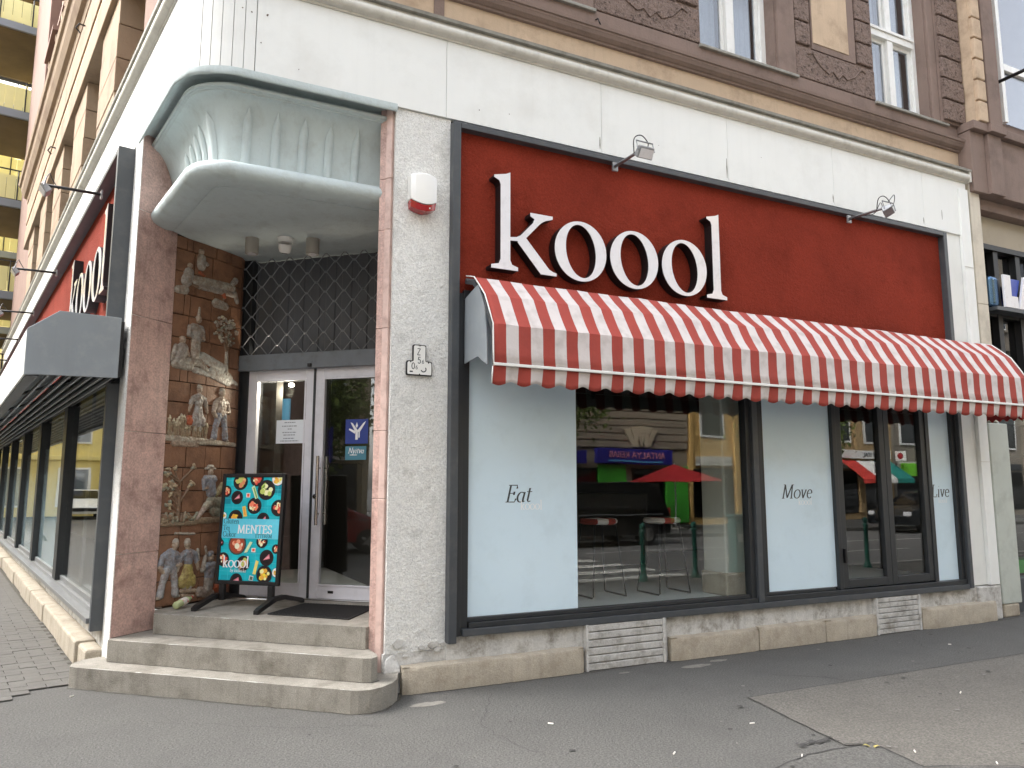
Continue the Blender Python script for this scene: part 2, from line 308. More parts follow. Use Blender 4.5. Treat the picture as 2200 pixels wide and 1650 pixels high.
# ------------------------------------------------------------------ lettering (hand-drawn roman, calligraphic stroke model)
def arc(cx, cy, rx, ry, a0, a1, n=12): return [(cx + rx * math.cos(R(a0 + (a1 - a0) * i / n)), cy + ry * math.sin(R(a0 + (a1 - a0) * i / n))) for i in range(n + 1)]
GL = {
 'o': (0.60, [arc(.30, .305, .245, .29, 90, 450, 24)]),
 'a': (0.50, [arc(.24, .28, .20, .27, 60, 330, 16), [(.40, .56), (.37, .12), (.41, .02), (.48, .06)]]),
 'e': (0.50, [[(.08, .34), (.44, .36)] + arc(.26, .33, .19, .27, 10, 180, 8) + arc(.27, .30, .20, .28, 180, 318, 9)]),
 't': (0.36, [[(.16, .78), (.15, .12), (.20, .02), (.32, .07)], [(.02, .58), (.32, .58)]]),
 'v': (0.50, [[(.08, .58), (.23, .02)], [(.23, .02), (.42, .58)], [(.0, .585), (.17, .585)], [(.33, .585), (.48, .585)]]),
 'i': (0.30, [[(.15, .0), (.15, .58)], [(.04, .57), (.15, .585)], [(.05, .015), (.26, .015)], [(.13, .80), (.165, .80)], [(.13, .83), (.165, .83)]]),
 'u': (0.58, [[(.12, .58), (.12, .18), (.17, .05), (.27, .02), (.40, .10)], [(.42, .58), (.42, .0)], [(.02, .585), (.13, .585)], [(.32, .585), (.43, .585)], [(.42, .015), (.52, .015)]]),
 'n': (0.60, [[(.13, .0), (.13, .58)], [(.13, .45), (.25, .57), (.36, .57), (.43, .45), (.43, .0)], [(.03, .015), (.23, .015)], [(.33, .015), (.54, .015)], [(.03, .575), (.13, .585)]]),
 'r': (0.42, [[(.13, .0), (.13, .58)], [(.13, .42), (.22, .55), (.36, .55)], [(.03, .015), (.25, .015)], [(.03, .575), (.13, .585)]]),
 'k': (0.56, [[(.13, .0), (.13, 1.0)], [(.13, .26), (.42, .57)], [(.22, .34), (.46, .0)], [(.03, .015), (.24, .015)], [(.36, .015), (.56, .015)], [(.33, .575), (.52, .575)], [(.03, .98), (.13, .995)]]),
 'l': (0.30, [[(.15, .0), (.15, 1.0)], [(.04, .98), (.15, .995)], [(.04, .015), (.27, .015)]]),
 'j': (0.28, [[(.16, .58), (.16, -.12), (.10, -.22), (.0, -.2)], [(.05, .575), (.16, .585)], [(.14, .81), (.175, .81)]]),
 'y': (0.5, [[(.07, .58), (.24, .03)], [(.43, .58), (.2, -.12), (.06, -.2)], [(.0, .585), (.16, .585)], [(.34, .585), (.5, .585)]]),
 'b': (0.56, [[(.12, .0), (.12, 1.0)], arc(.28, .28, .2, .28, 150, -150, 14), [(.02, .985), (.12, .995)]]),
 'E': (0.62, [[(.15, 0), (.15, .95)], [(.03, .018), (.53, .018), (.58, .20)], [(.03, .93), (.51, .93), (.54, .75)], [(.15, .49), (.42, .49)], [(.42, .40), (.42, .58)]]),
 'M': (0.98, [[(.14, .02), (.18, .93)], [(.18, .93), (.47, .05)], [(.47, .05), (.76, .93)], [(.78, .93), (.82, .02)], [(.03, .018), (.25, .018)], [(.70, .018), (.95, .018)], [(.06, .93), (.2, .93)], [(.76, .93), (.9, .93)]]),
 'L': (0.58, [[(.15, 0), (.15, .95)], [(.03, .018), (.50, .018), (.55, .22)], [(.03, .93), (.29, .93)]]),
 'G': (0.78, [arc(.41, .48, .34, .46, 45, 325, 20), [(.68, .20), (.68, .42)], [(.54, .42), (.78, .42)], [(.66, .68), (.66, .90)]]),
 'C': (0.70, [arc(.41, .48, .34, .46, 45, 315, 20), [(.66, .70), (.66, .90)], [(.66, .08), (.67, .24)]]),
 'T': (0.66, [[(.33, 0), (.33, .93)], [(.03, .76), (.06, .93), (.6, .93), (.63, .76)], [(.21, .018), (.45, .018)]]),
 'N': (0.80, [[(.14, .02), (.14, .93)], [(.14, .93), (.66, .03)], [(.66, .03), (.66, .93)], [(.03, .018), (.25, .018)], [(.55, .93), (.78, .93)], [(.03, .93), (.15, .93)]]),
 'S': (0.54, [arc(.27, .70, .17, .23, 40, 270, 12) + arc(.27, .245, .19, .225, 90, -140, 12), [(.42, .72), (.43, .92)], [(.08, .08), (.08, .26)]]),
 'R': (0.68, [[(.15, 0), (.15, .95)], [(.15, .93)] + arc(.30, .70, .20, .23, 90, -90, 10) + [(.15, .47)], [(.32, .47), (.62, .02)], [(.03, .018), (.27, .018)], [(.52, .018), (.7, .018)], [(.03, .93), (.15, .93)]]),
 'K': (0.66, [[(.15, 0), (.15, .95)], [(.15, .38), (.55, .93)], [(.27, .55), (.6, .02)], [(.03, .018), (.27, .018)], [(.5, .018), (.68, .018)], [(.44, .93), (.64, .93)], [(.03, .93), (.27, .93)]]),
 'Z': (0.6, [[(.08, .93), (.52, .93)], [(.52, .93), (.07, .02)], [(.07, .02), (.55, .02)]]),
 '5': (0.56, [[(.46, .93), (.14, .93)], [(.14, .93), (.11, .52)], [(.11, .52)] + arc(.25, .30, .21, .29, 110, -150, 14)]),
 '6': (0.56, [[(.42, .93), (.2, .7), (.09, .4)] + arc(.28, .28, .19, .27, 170, 530, 18)]),
 '0': (0.60, [arc(.30, .47, .21, .46, 90, 450, 22)]),
 ' ': (0.3, []), "'": (0.2, []),
}
def stroke(mb, pts, thick, thin, T, off):
    p = [Vector(q) for q in pts]; n = len(p); L = []; Rr = []
    for i in range(n):
        a = p[max(i - 1, 0)]; b = p[min(i + 1, n - 1)]
        if n > 2 and i == 0 and (p[0] - p[-1]).length < 1e-6: a = p[-2]
        if n > 2 and i == n - 1 and (p[0] - p[-1]).length < 1e-6: b = p[1]
        d = (b - a)
        if d.length < 1e-9: d = Vector((1, 0))
        d.normalize(); wd = (thin + (thick - thin) * abs(d.y) ** 1.3) / 2; nn = Vector((-d.y, d.x)); 
        L.append(p[i] + nn * wd); Rr.append(p[i] - nn * wd)
    vl = [mb.v(T(q.x, q.y, off)) for q in L]; vr = [mb.v(T(q.x, q.y, off)) for q in Rr]
    for i in range(n - 1): mb.f([vr[i], vr[i + 1], vl[i + 1], vl[i]])
def text_width(s, size): return sum(GL[c][0] for c in s) * size
def text(mb, s, org, ax, az, nrm, size, thick=0.10, thin=0.032, slant=0.0, lift=0.0008, xs=1.0):
    """flat print: strokes laid a fraction of a millimetre apart on the plane org + ax*x + az*y"""
    org, ax, az, nrm = Vector(org), Vector(ax), Vector(az), Vector(nrm); x = 0.0; k = 0
    for c in s:
        adv, st = GL[c]
        for q in st:
            k += 1
            def T(px, py, off, x=x): return org + ax * ((x + px + slant * py) * size * xs) + az * (py * size) + nrm * (lift + off)
            stroke(mb, q, thick, thin, T, (k % 6) * 0.00012)
        x += adv
# large sign letters: outlines in ems of the ascender height
STEM = [(0, 0), (.29, 0), (.29, .035), (.225, .055), (.205, .10), (.205, 1.0), (.16, .978), (.03, .948), (.03, .925), (.085, .90), (.10, .86), (.10, .10), (.08, .055), (0, .035)]
KARM = [(.205, .30), (.205, .335), (.275, .345), (.32, .37), (.46, .52), (.475, .56), (.43, .585), (.43, .62), (.685, .62), (.685, .588), (.60, .56), (.55, .53), (.385, .355), (.33, .31)]
KLEG = [(.29, .315), (.36, .37), (.64, .06), (.68, .04), (.725, .03), (.725, 0), (.545, 0), (.285, .295)]
def big_letter(parent, ch, Mx, x0, z0, size, y_face, y_back):
    def T(p, y): return (x0 + p[0] * size, y, z0 + p[1] * size)
    body = MB(Mx); face = MB(Mx)
    if ch == 'o':
        n = 48; tilt = R(8)
        out = [(.315 + .31 * math.cos(a), .303 + .318 * math.sin(a)) for a in (2 * math.pi * i / n for i in range(n))]
        inn = []
        for i in range(n):
            a = 2 * math.pi * i / n; ex, ez = .178 * math.cos(a), .282 * math.sin(a)
            inn.append((.315 + ex * math.cos(tilt) - ez * math.sin(tilt), .303 + ex * math.sin(tilt) + ez * math.cos(tilt)))
        for mb, yf, yb in ((body, y_face, y_back), (face, y_face - .006, y_face - .0015)):
            a = [mb.v(T(p, yf)) for p in out]; b = [mb.v(T(p, yf)) for p in inn]; c = [mb.v(T(p, yb)) for p in out]; d = [mb.v(T(p, yb)) for p in inn]
            for i in range(n):
                j = (i + 1) % n
                mb.f([a[i], a[j], b[j], b[i]]); mb.f([c[j], c[i], d[i], d[j]]); mb.f([a[j], a[i], c[i], c[j]]); mb.f([b[i], b[j], d[j], d[i]])
    else:
        for i, poly in enumerate([STEM] if ch == 'l' else [STEM, KARM, KLEG]):
            e = i * .0006
            body.prism([T(p, y_face - e) for p in poly], Mx.to_3x3() and (0, y_back - y_face + e, 0))
            face.prism([T(p, y_face - .006 - e) for p in poly], (0, .0045 + e * .5, 0))
    b = body.build('letter', M['blackm'], parent); face.build('letter_face', M['acrylic'], b)
    return b
_pr = MB.prism
def prism_local(s, pts, ext):
    e = Vector(ext); a = [s.v(p) for p in pts]; b = [s.v(Vector(p) + e) for p in pts]; n = len(pts)
    f1 = s.f(a[::-1]); f2 = s.f(b)
    for i in range(n): s.f([a[i], a[(i + 1) % n], b[(i + 1) % n], b[i]])
    ng = [f for f in (f1, f2) if f and len(f.verts) > 4]
    for f in ng: f.normal_update()
    if ng: bmesh.ops.triangulate(s.bm, faces=ng, ngon_method='EAR_CLIP')
MB.prism = prism_local
# ------------------------------------------------------------------ ground
def sheet(name, xy, z, mat, thick=0.0, parent=None, kind='structure'):
    mb = MB()
    if thick: mb.slab(xy, z - thick, z)
    else: mb.poly([(x, y, z) for x, y in xy])
    o = mb.build(name, mat, parent)
    if not parent: tag(o, kind=kind)
    return o
sheet('ground', [(-400, -400), (400, -400), (400, 400), (-400, 400)], -0.16, M['road'])
sheet('road', [(-90, -8.9), (120, -8.9), (120, 0.8), (-3.2, 0.8), (-3.9, 1.6), (-13.0, 50), (-21, 50), (-14.0, 0.8), (-90, 0.8)], -0.12, M['road'])
pv = [(-90, 0)]
corner = [(120, 0.8), (120, 30), (9.7, 30), (-5, 26.0), (-9.5, 44), (-12.8, 44)]
corner += [(-4.4, 3.0), (-4.0, 1.9), (-3.2, 1.1), (-2.2, 0.8)]
sheet('pavement', corner, 0.0, M['pave'], 0.14)
sheet('opposite_pavement', [(-90, -14), (120, -14), (120, -9), (-90, -9)], 0.0, M['pave'], 0.14)
sheet('side_pavement', [(-14.4, 0.6), (-24, 48), (-60, 48), (-60, 0.6)], 0.0, M['pave'], 0.14)
mb = MB(); mb.box(-2.2, 60, 0.66, 0.797, -0.13, 0.012); tag(mb.build('kerb', M['kerb'], bevel=0.015), kind='structure')
sheet('beige_asphalt', [(4.29, 4.63), (30, 4.55), (30, 1.0), (4.6, 1.0), (4.67, 2.83), (4.15, 3.08), (4.24, 3.49), (4.06, 3.54)], 0.004, M['pavebeige'])
sheet('asphalt_patch', [(4.24, 3.485), (4.145, 3.08), (4.66, 2.83), (4.6, 1.0), (1.0, 1.0), (1.0, 2.9), (3.39, 3.44), (3.72, 3.52)], 0.008, M['pave'])
tr_ = MB(); rt = random.Random(2)
for k in range(46):     # tar smeared into the grain of the asphalt
    x, y = 3.80 + .31 * rt.random(), 3.665 + rt.gauss(0, .016); r_ = rt.uniform(.006, .02); z = .0092 + k * .00002
    tr_.poly([(x + r_ * 1.7 * rt.uniform(.5, 1.2) * math.cos(a), y + r_ * .5 * rt.uniform(.5, 1.2) * math.sin(a), z) for a in [i * .7 for i in range(9)]])
tag(tr_.build('tar_stain', M['tar']), kind='stuff')
# pavers along the side street, singly near the camera
pvs = thing('paver_strip', (-1.2, 9, 0.004), None, None); tag(pvs, kind='structure')
pm = []
for k in range(6):
    b = MB(); b.box(-.119, .119, -.0595, .0595, -.004, .006)
    for v in b.bm.verts: v.co += Vector((random.uniform(-.002, .002), random.uniform(-.002, .002), random.uniform(-.001, .001) if v.co.z > .003 else 0))
    o = b.build('paver', M['sett'], pvs, bevel=0.004); pm.append(o)
far = MB(); cnt = 0; first = list(pm)
for r in range(0, 90):
    for c in range(0, 9):
        s_ = -1.1 + r * 0.124; off = -0.19 - c * 0.242 - (0.121 if r % 2 else 0)
        p = P0 - Nd * off * -1 if False else P0 + Ld * s_ + Nd * (-off)
        px = p
        if (p.x + 0.37) * 0.30 + 0 * p.y > 5: continue
        # keep left of the asphalt joint
        if s_ < 0.0 and -off < 0.55 - s_ * 0.9: continue
        dist = math.hypot(p.x, p.y)
        ang = math.degrees(math.atan2(p.x, p.y)) - 26.3
        if ang < -37: continue
        if cnt < 230 and dist < 12.5:
            cnt += 1
            o = first.pop() if first else None
            if o is None:
                o = random.choice(pm).copy(); COL.objects.link(o); o.parent = pvs
            o.matrix_parent_inverse = Matrix.Identity(4)
            loc = Vector((p.x, p.y, 0)) - Vector((-1.2, 9, 0))
            o.location = (loc.x, loc.y, random.uniform(-.002, .001)); o.rotation_euler = (random.uniform(-.004, .004), random.uniform(-.004, .004), math.atan2(Nd.y, Nd.x) + random.uniform(-.006, .006))
        else:
            far.M = Matrix.Translation((p.x, p.y, 0.004)) @ Matrix.Rotation(math.atan2(Nd.y, Nd.x), 4, 'Z'); far.box(-.119, .119, -.0595, .0595, -.003, .003)
for o in first: bpy.data.objects.remove(o)
far.build('far_pavers', M['sett'], pvs, kind='stuff')
# ------------------------------------------------------------------ the corner building
B = thing('corner_building', (3.0, 7.5, 0), 'old corner house with brown rendered upper floor, white fascia and grey framed shop below', 'building')
# fascia
for x0, x1 in ((.664, 2.28), (2.284, 3.91), (3.914, 5.52), (5.524, 7.12), (7.124, 8.72), (8.724, 9.60)):
    bx('fascia_panel', M['fascia'], B, x0, x1, YW, YW + .05, 4.83, 5.62, bevel=0.002)
# curved boards round the corner
def along(d, a):   # arclength a along offset path measured leftwards from x=.66
    p = path(d, .66, 20, 24); 
    for i in range(len(p) - 1):
        l = (p[i + 1] - p[i]).length
        if a <= l or i == len(p) - 2: return p[i].lerp(p[i + 1], a / l)
        a -= l
tot = (path(0, .66, 20, 24)); arcL = sum((tot[i + 1] - tot[i]).length for i in range(len(tot) - 2))
cuts = [0.0, .085, .17, .255, .335, .42, .52, arcL]
for i in range(len(cuts) - 1):
    b = MB(); a0, a1 = cuts[i] + .0022, cuts[i + 1] - .0022; n = 3 if i < 6 else 8
    pr = random.uniform(-.003, .003) if i < 6 else -.002
    fr = [along(pr, a0 + (a1 - a0) * k / n) for k in range(n + 1)]; bk = [along(.05, a0 + (a1 - a0) * k / n) for k in range(n + 1)]
    loop = [(p.x, p.y, 4.83) for p in fr] + [(p.x, p.y, 4.83) for p in bk[::-1]]
    for k in range(n):
        b.hexa([(fr[k].x, fr[k].y, 4.83), (fr[k + 1].x, fr[k + 1].y, 4.83), (bk[k + 1].x, bk[k + 1].y, 4.83), (bk[k].x, bk[k].y, 4.83),
                (fr[k].x, fr[k].y, 5.62), (fr[k + 1].x, fr[k + 1].y, 5.62), (bk[k + 1].x, bk[k + 1].y, 5.62), (bk[k].x, bk[k].y, 5.62)])
    bmesh.ops.remove_doubles(b.bm, verts=b.bm.verts[:], dist=1e-5)
    b.build('fascia_board', M['fascia'], B, bevel=0)
sE = (along(0, arcL) - P0).dot(Ld)
sp = [sE + .003, .9, 3.3, 5.7, 8.1, 10.5, 12.9, 15.3, 17.7, 20.0]
for i in range(len(sp) - 1):
    bx('fascia_panel', M['fascia'], B, sp[i], sp[i + 1] - .004, -.05, 0, 4.83, 5.62, M=ML, bevel=0.002)
# cornice, lead flashing
b = MB(); sweep(b, [(.03, 5.565), (0, 5.555), (-.012, 5.555), (-.016, 5.57), (-.052, 5.585), (-.066, 5.60), (-.072, 5.625), (-.066, 5.65), (-.052, 5.668), (-.04, 5.675), (-.038, 5.695), (.1, 5.70)], 9.62, 20); 
b.build('cornice', M['cornice'], B, smooth='auto')
b = MB(); sweep(b, [(-.04, 5.698), (-.074, 5.70), (-.078, 5.725), (.0, 5.765), (.14, 5.80)], 9.64, 20); b.build('lead_flashing', M['lead'], B, solid=0.006)
bx('cornice_end', M['cornice'], B, 9.605, 9.64, YW - .07, YW + .1, 5.56, 5.70, bevel=.004)
# upper wall core behind everything (faces set back behind the flashing)
TOP = 16.0
b = MB(); q = [Vector((10.0, 6.09, 0))] + path(.16, 9.9, 20, 8)[1:] + [Vector((2.0, 24.5, 0)), Vector((10.0, 24.5, 0))]
# openings are cut by building the street wall in strips instead: the core stays 0.25 m behind
core = [Vector((10.4, 6.45, 0))] + path(.52, 10.4, 20, 8)[1:] + [Vector((0.2, 27.3, 0)), Vector((10.4, 27.3, 0))]
b = MB(); b.slab([(p.x, p.y) for p in core], 5.5, TOP); b.build('wall_core', M['inwall'], B)
YU = 6.05
bx('tan_band', M['tan'], B, .55, 9.72, YU, 6.5, 5.70, 6.10, bevel=0.0)
for x in (2.245,): bx('band_divider', M['brown'], B, x - .05, x + .05, YU - .012, YU + .02, 5.70, 6.05)
def mould(mb, x0, x1, prof, closed=True):
    mb.rows([[(x0, y, z), (x1, y, z)] for y, z in prof])
b = MB(); mould(b, .55, 9.74, [(YU + .02, 6.04), (YU - .03, 6.045), (YU - .035, 6.065), (YU - .05, 6.07), (YU - .08, 6.095), (YU - .095, 6.125), (YU - .10, 6.13), (YU - .10, 6.15), (YU - .115, 6.155), (YU - .12, 6.185), (YU + .02, 6.205)])
b.build('string_moulding', M['brown'], B)
bx('brown_band', M['brown'], B, .55, 9.75, YU - .02, 6.5, 6.19, 6.40, bevel=0)
# upper windows and the rough wall between them
wins = [(2.49, 3.60), (5.30, 6.42), (8.11, 9.17)]
zw0, zw1 = 6.40, 8.75
def upper_window(x0, x1):
    yg = YU + .19
    o = MB(); wf = .075
    for a, c, z0, z1 in ((x0, x0 + wf, zw0, zw1), (x1 - wf, x1, zw0, zw1), (x0 + wf, x1 - wf, zw1 - wf, zw1), (x0 + wf, x1 - wf, zw0, zw0 + .06)):
        o.box(a, c, yg - .05, yg + .05, z0, z1)
    xm = (x0 + x1) / 2; zt = 7.52
    o.box(x0 + wf, x1 - wf, yg - .075, yg + .04, zt - .07, zt + .07); o.box(x0 + wf, x1 - wf, yg - .095, yg - .075, zt + .02, zt + .06)
    o.box(xm - .055, xm + .055, yg - .065, yg + .03, zw0 + .06, zt - .07); o.box(xm - .05, xm + .05, yg - .055, yg + .03, zt + .07, zw1 - wf)
    w_ = o.build('upper_window', M['white'], B, bevel=.005)
    for a, c in ((x0 + wf, xm - .055), (xm + .055, x1 - wf)):
        for z0, z1 in ((zw0 + .06, zt - .07), (zt + .07, zw1 - wf)):
            s_ = MB()
            for k in ((a, a + .05, z0, z1), (c - .05, c, z0, z1), (a + .05, c - .05, z0, z0 + .055), (a + .05, c - .05, z1 - .05, z1)): s_.box(k[0], k[1], yg - .02, yg + .02, k[2], k[3])
            s_.build('sash', M['white'], w_, bevel=.004)
            g = MB(); g.box(a + .04, c - .04, yg - .003, yg + .003, z0 + .04, z1 - .04); g.build('pane', M['glassup'], w_)
            cu = MB(); 
            cu.rows([[(a + .02 + (c - a - .04) * i / 16, yg + .12 + .012 * math.sin(i * 1.9), z) for i in range(17)] for z in (z0, z1)])
            cu.build('curtain', M['white'], w_, smooth=True)
    s_ = MB(); s_.box(x0 - .04, x1 + .32, YU - .055, yg, zw0 - .035, zw0); s_.build('window_sill', M['lead'], w_, bevel=.006)
    # reveals
    r_ = MB(); r_.box(x0 - .02, x0, YU, yg + .05, zw0, zw1); r_.box(x1, x1 + .02, YU, yg + .05, zw0, zw1); r_.box(x0 - .02, x1 + .02, YU, yg + .05, zw1, zw1 + .02)
    r_.build('reveal', M['brown'], w_)
for x0, x1 in wins: upper_window(x0, x1)
bx('wall_over_windows', M['brown'], B, .55, 9.5, YU, 6.5, 8.79, TOP, bevel=0)
def stone_rows(x0, x1, z0, z1, rh, y, mat, lens=None, sub=None, gap=.011, proud=.035):
    z = z0; k = 0
    while z < z1 - .02:
        zz = min(z + rh, z1); xs = [x0, x1]
        if lens:
            xs = [x0]; 
            x = x0 + (lens if k % 2 == 0 else lens * .55)
            while x < x1 - .12: xs.append(x); x += lens
            xs.append(x1)
        for i in range(len(xs) - 1):
            pr = proud + random.uniform(-.003, .003)
            o = MB(); o.box(xs[i] + gap, xs[i + 1] - gap, y - pr, y + .06, z + gap, zz - gap); o.build('stone', mat, B, bevel=.012)
        z = zz; k += 1
for i, (x0, x1) in enumerate(wins):
    xl = .62 if i == 0 else wins[i - 1][1] + .30
    # smooth jamb right of every window
    bx('window_surround', M['brown'], B, x1 + .022, (x1 + .30 if i < 2 else 9.33), YU - .035, 6.5, 6.401, 8.787, bevel=.006)
    bx('wall_field', M['brown'], B, xl, x0 - .022, YU + .0, 6.5, 6.401, 8.787, bevel=0)
    if i == 0:
        bx('rough_plinth_stone', M['brownrough'], B, xl + .02, x0 - .03, YU - .03, YU + .02, 6.415, 6.77, bevel=.01); continue
    # rough stones either side of the tan panel
    stone_rows(xl + .005, xl + .27, 6.83, 8.78, .30, YU, M['brownrough']); stone_rows(x0 - .33, x0 - .025, 6.83, 8.78, .30, YU, M['brownrough'])
    bx('rough_plinth_stone', M['brownrough'], B, xl + .005, x0 - .025, YU - .03, YU + .02, 6.41, 6.80, bevel=.01)
    xa, xb = xl + .29, x0 - .34
    bx('panel_surround', M['brown'], B, xa, xb, YU - .022, YU + .02, 6.82, 8.78, bevel=.004)
    bx('tan_panel', M['tan'], B, xa + .015, xb - .13, YU - .03, YU - .01, 6.90, 8.7, bevel=.004)
    # scrolled edge relief on the apron
    c = MB(); xm = (xl + x0) / 2; pts = [(-.5, 6.72), (-.42, 6.75), (-.3, 6.62), (-.16, 6.55), (-.08, 6.60), (0, 6.52), (.08, 6.60), (.16, 6.55), (.3, 6.62), (.42, 6.75), (.5, 6.72)]
    c.tube([(xm + a, YU - .034, z) for a, z in pts], .009, 6); c.build('scroll_moulding', M['brownrough'], B, smooth=True)
for ax, az in ((4.05, 6.33), (3.2, 6.31)): pass
# right end of the upper floor: stepped corner pier
stone_rows(9.34, 9.79, 6.42, 9.3, .30, 5.98, M['brownrough'], proud=.03)
bx('end_pier', M['brown'], B, 9.335, 9.795, 5.99, 6.5, 6.401, TOP, bevel=0)
stone_rows(9.80, 10.0, 6.42, 9.3, .30, 5.81, M['tan'], proud=.03)
bx('end_pier', M['tan'], B, 9.80, 9.995, 5.83, 6.45, 6.401, TOP, bevel=0)
# iron hook on brown band
h = MB(); h.tube([(3.93, YU - .02, 6.30), (3.93, YU - .06, 6.29), (3.94, YU - .07, 6.25), (3.96, YU - .06, 6.23)], .008, 6); h.build('iron_hook', M['black'], B)
# ---- side street upper facade (s, o, z): piers, architrave, cornice, hooded windows
bx('wall_field', M['pinkbrown'], B, -1.0, 20.0, -.52, -.42, 5.6, TOP, M=ML, bevel=0)
bx('corner_panel', M['pinkbrown'], B, -1.15, 1.35, -.40, -.16, 5.7, 7.35, M=ML, bevel=.006)
bx('corner_panel', M['pinkbrown'], B, -1.15, .35, -.17, -.12, 5.7, 7.3, M=ML, bevel=.006)
for i in range(5):
    s0 = 2.0 + 2.55 * i; z = 5.7
    for zt in (6.12, 6.54, 6.96, 7.38):
        o = MB(ML); o.box(s0, s0 + 1.25, -.42, 0.0 + random.uniform(-.004, .004), z + .005, zt - .005); o.build('pier_stone', M['beige'], B, bevel=.008); z = zt
    # window between the piers
    f = MB(ML); a, c = s0 + 1.25, s0 + 2.55
    for k in ((a, a + .09, 5.75, 7.38), (c - .09, c, 5.75, 7.38), (a + .09, c - .09, 7.28, 7.38), (a + .6, a + .7, 5.75, 7.28), (a + .09, c - .09, 6.75, 6.83)): f.box(k[0], k[1], -.36, -.28, k[2], k[3])
    f = f.build('upper_window', M['white'], B, bevel=.004)
    g = MB(ML); g.box(a + .05, c - .05, -.325, -.315, 5.76, 7.35); g.build('pane', M['glassup'], f)
bx('architrave', M['beige'], B, -1.0, 14.4, -.42, .06, 7.385, 7.80, M=ML, bevel=.01)
bx('rough_frieze', pmat('rough_frieze', lin(205, 178, 148), .95, .15, 10, 1.0, 22, dirt=lin(150, 112, 92), dscale=18, damt=.6), B, -1.0, 14.4, -.42, .03, 7.805, 8.0, M=ML, bevel=0)
bx('architrave', M['beige'], B, -1.0, 14.4, -.42, .05, 8.005, 8.55, M=ML, bevel=.01)
b = MB(ML); b.rows([[(s_, o, z) for s_ in (-1.0, 14.4)] for o, z in [(-.4, 8.56), (.06, 8.56), (.08, 8.66), (.14, 8.70), (.20, 8.82), (.22, 8.92), (.26, 8.95), (.28, 9.02), (-.4, 9.10)]]); b.build('main_cornice', M['beige'], B)
for s_ in (4.8, 7.9):
    h = MB(ML); h.tube([(s_, .06, 8.35 if s_ < 5 else 7.6), (s_, .14, 8.36 if s_ < 5 else 7.61), (s_, .18, 8.28 if s_ < 5 else 7.53), (s_, .12, 8.22 if s_ < 5 else 7.47)], .012, 6); h.build('iron_hook', M['black'], B)
for i in range(4):
    s0 = 2.4 + 3.0 * i
    for z0 in (9.15, 12.2):
        f = MB(ML)
        for a, c, o in ((s0, s0 + .16, -.22), (s0 + 1.34, s0 + 1.5, -.22), (s0 + .3, s0 + .36, -.3), (s0 + 1.14, s0 + 1.2, -.3)): f.box(a, c, -.42, o, z0 + .3, z0 + 2.4)
        f.box(s0 - .1, s0 + 1.6, -.42, -.12, z0 + .16, z0 + .3); f.box(s0 - .12, s0 + 1.62, -.42, .05, z0 + 2.5, z0 + 2.62); f.box(s0 - .05, s0 + 1.55, -.42, -.2, z0 + 2.3, z0 + 2.5)
        f = f.build('window_hood', M['pinkbrown'], B, bevel=.008)
        for a in (s0 - .02, s0 + 1.38):
            q = MB(ML); q.lathe((a + .07, -.12, z0 + 1.75), [(.04, 0), (.06, .1), (.035, .2), (.075, .35), (.05, .45), (.10, .60), (.10, .74)], 10); q.build('bracket', M['beige'], f, smooth=True)
        g = MB(ML); g.box(s0 + .36, s0 + 1.14, -.38, -.36, z0 + .3, z0 + 2.3); g.build('pane', M['glassup'], f)
bx('end_pier', M['pinkbrown'], B, 14.8, 20.2, -.6, -.10, 5.7, 17.5, M=ML, bevel=.02)
for s_ in (3.2, 6.2, 9.2, 12.2, .9):
    for k in range(3): bx('pilaster_strip', M['beige'] if k % 2 else M['pinkbrown'], B, s_ - .75 + k * .22, s_ - .58 + k * .22, -.42, -.18 + .05 * (k % 2), 9.2, TOP, M=ML, bevel=.01)
# ---- doorway: reveals, walls
def wallblk(name, mat, pts, z0, z1, bevel=.004, label=None):
    b = MB(); b.slab(pts, z0, z1); return b.build(name, mat, B, bevel=bevel, label=label)
A0 = Vector((-.104, 7.43)); A1 = Vector((.236, 7.73)); nn2 = Vector((Nc.x, Nc.y)); uu2 = Vector((Uc.x, Uc.y))
zs = [.155, 1.02, 2.08, 3.12, 4.10, 4.835]
for i in range(5):
    d = random.uniform(0, .003)
    o = -uu2 * .22; e = uu2 * d
    wallblk('marble_slab', M['marble'], [tuple(A0 + e), tuple(A1 + e), tuple(A1 + Vector((-.10, .12))), tuple(A0 + Vector((.02, .26)))], zs[i] + .002, zs[i + 1] - .002)
# white rendered end of the side street wall and its plinth
b = MB(ML); b.prism([(-.002, 0, 0), (.335, 0, 0), (.335, -.40, 0), (.26, -.40, 0), (.012, -.025, 0)], (0, 0, 4.83)); b.build('wall_end', M['stucco'], B, bevel=.008)
bx('plinth_wall', M['plinth'], B, .30, 20.0, -.3, -.02, 0, .40, M=ML, bevel=.006)
xs = [.72, 2.0, 3.4, 4.9, 6.3, 7.8, 9.3, 10.8, 12.3, 14, 16, 18, 20]
for i in range(len(xs) - 1):
    bx('plinth_stone', M['stone'], B, xs[i] + .006, xs[i + 1] - .004, -.02, .155 + random.uniform(-.01, .01), 0, .22 + random.uniform(-.008, .008), M=ML, bevel=.02)
bx('plinth_stone', M['stone'], B, .30, .71, -.02, .13, 0, .20, M=ML, bevel=.025)
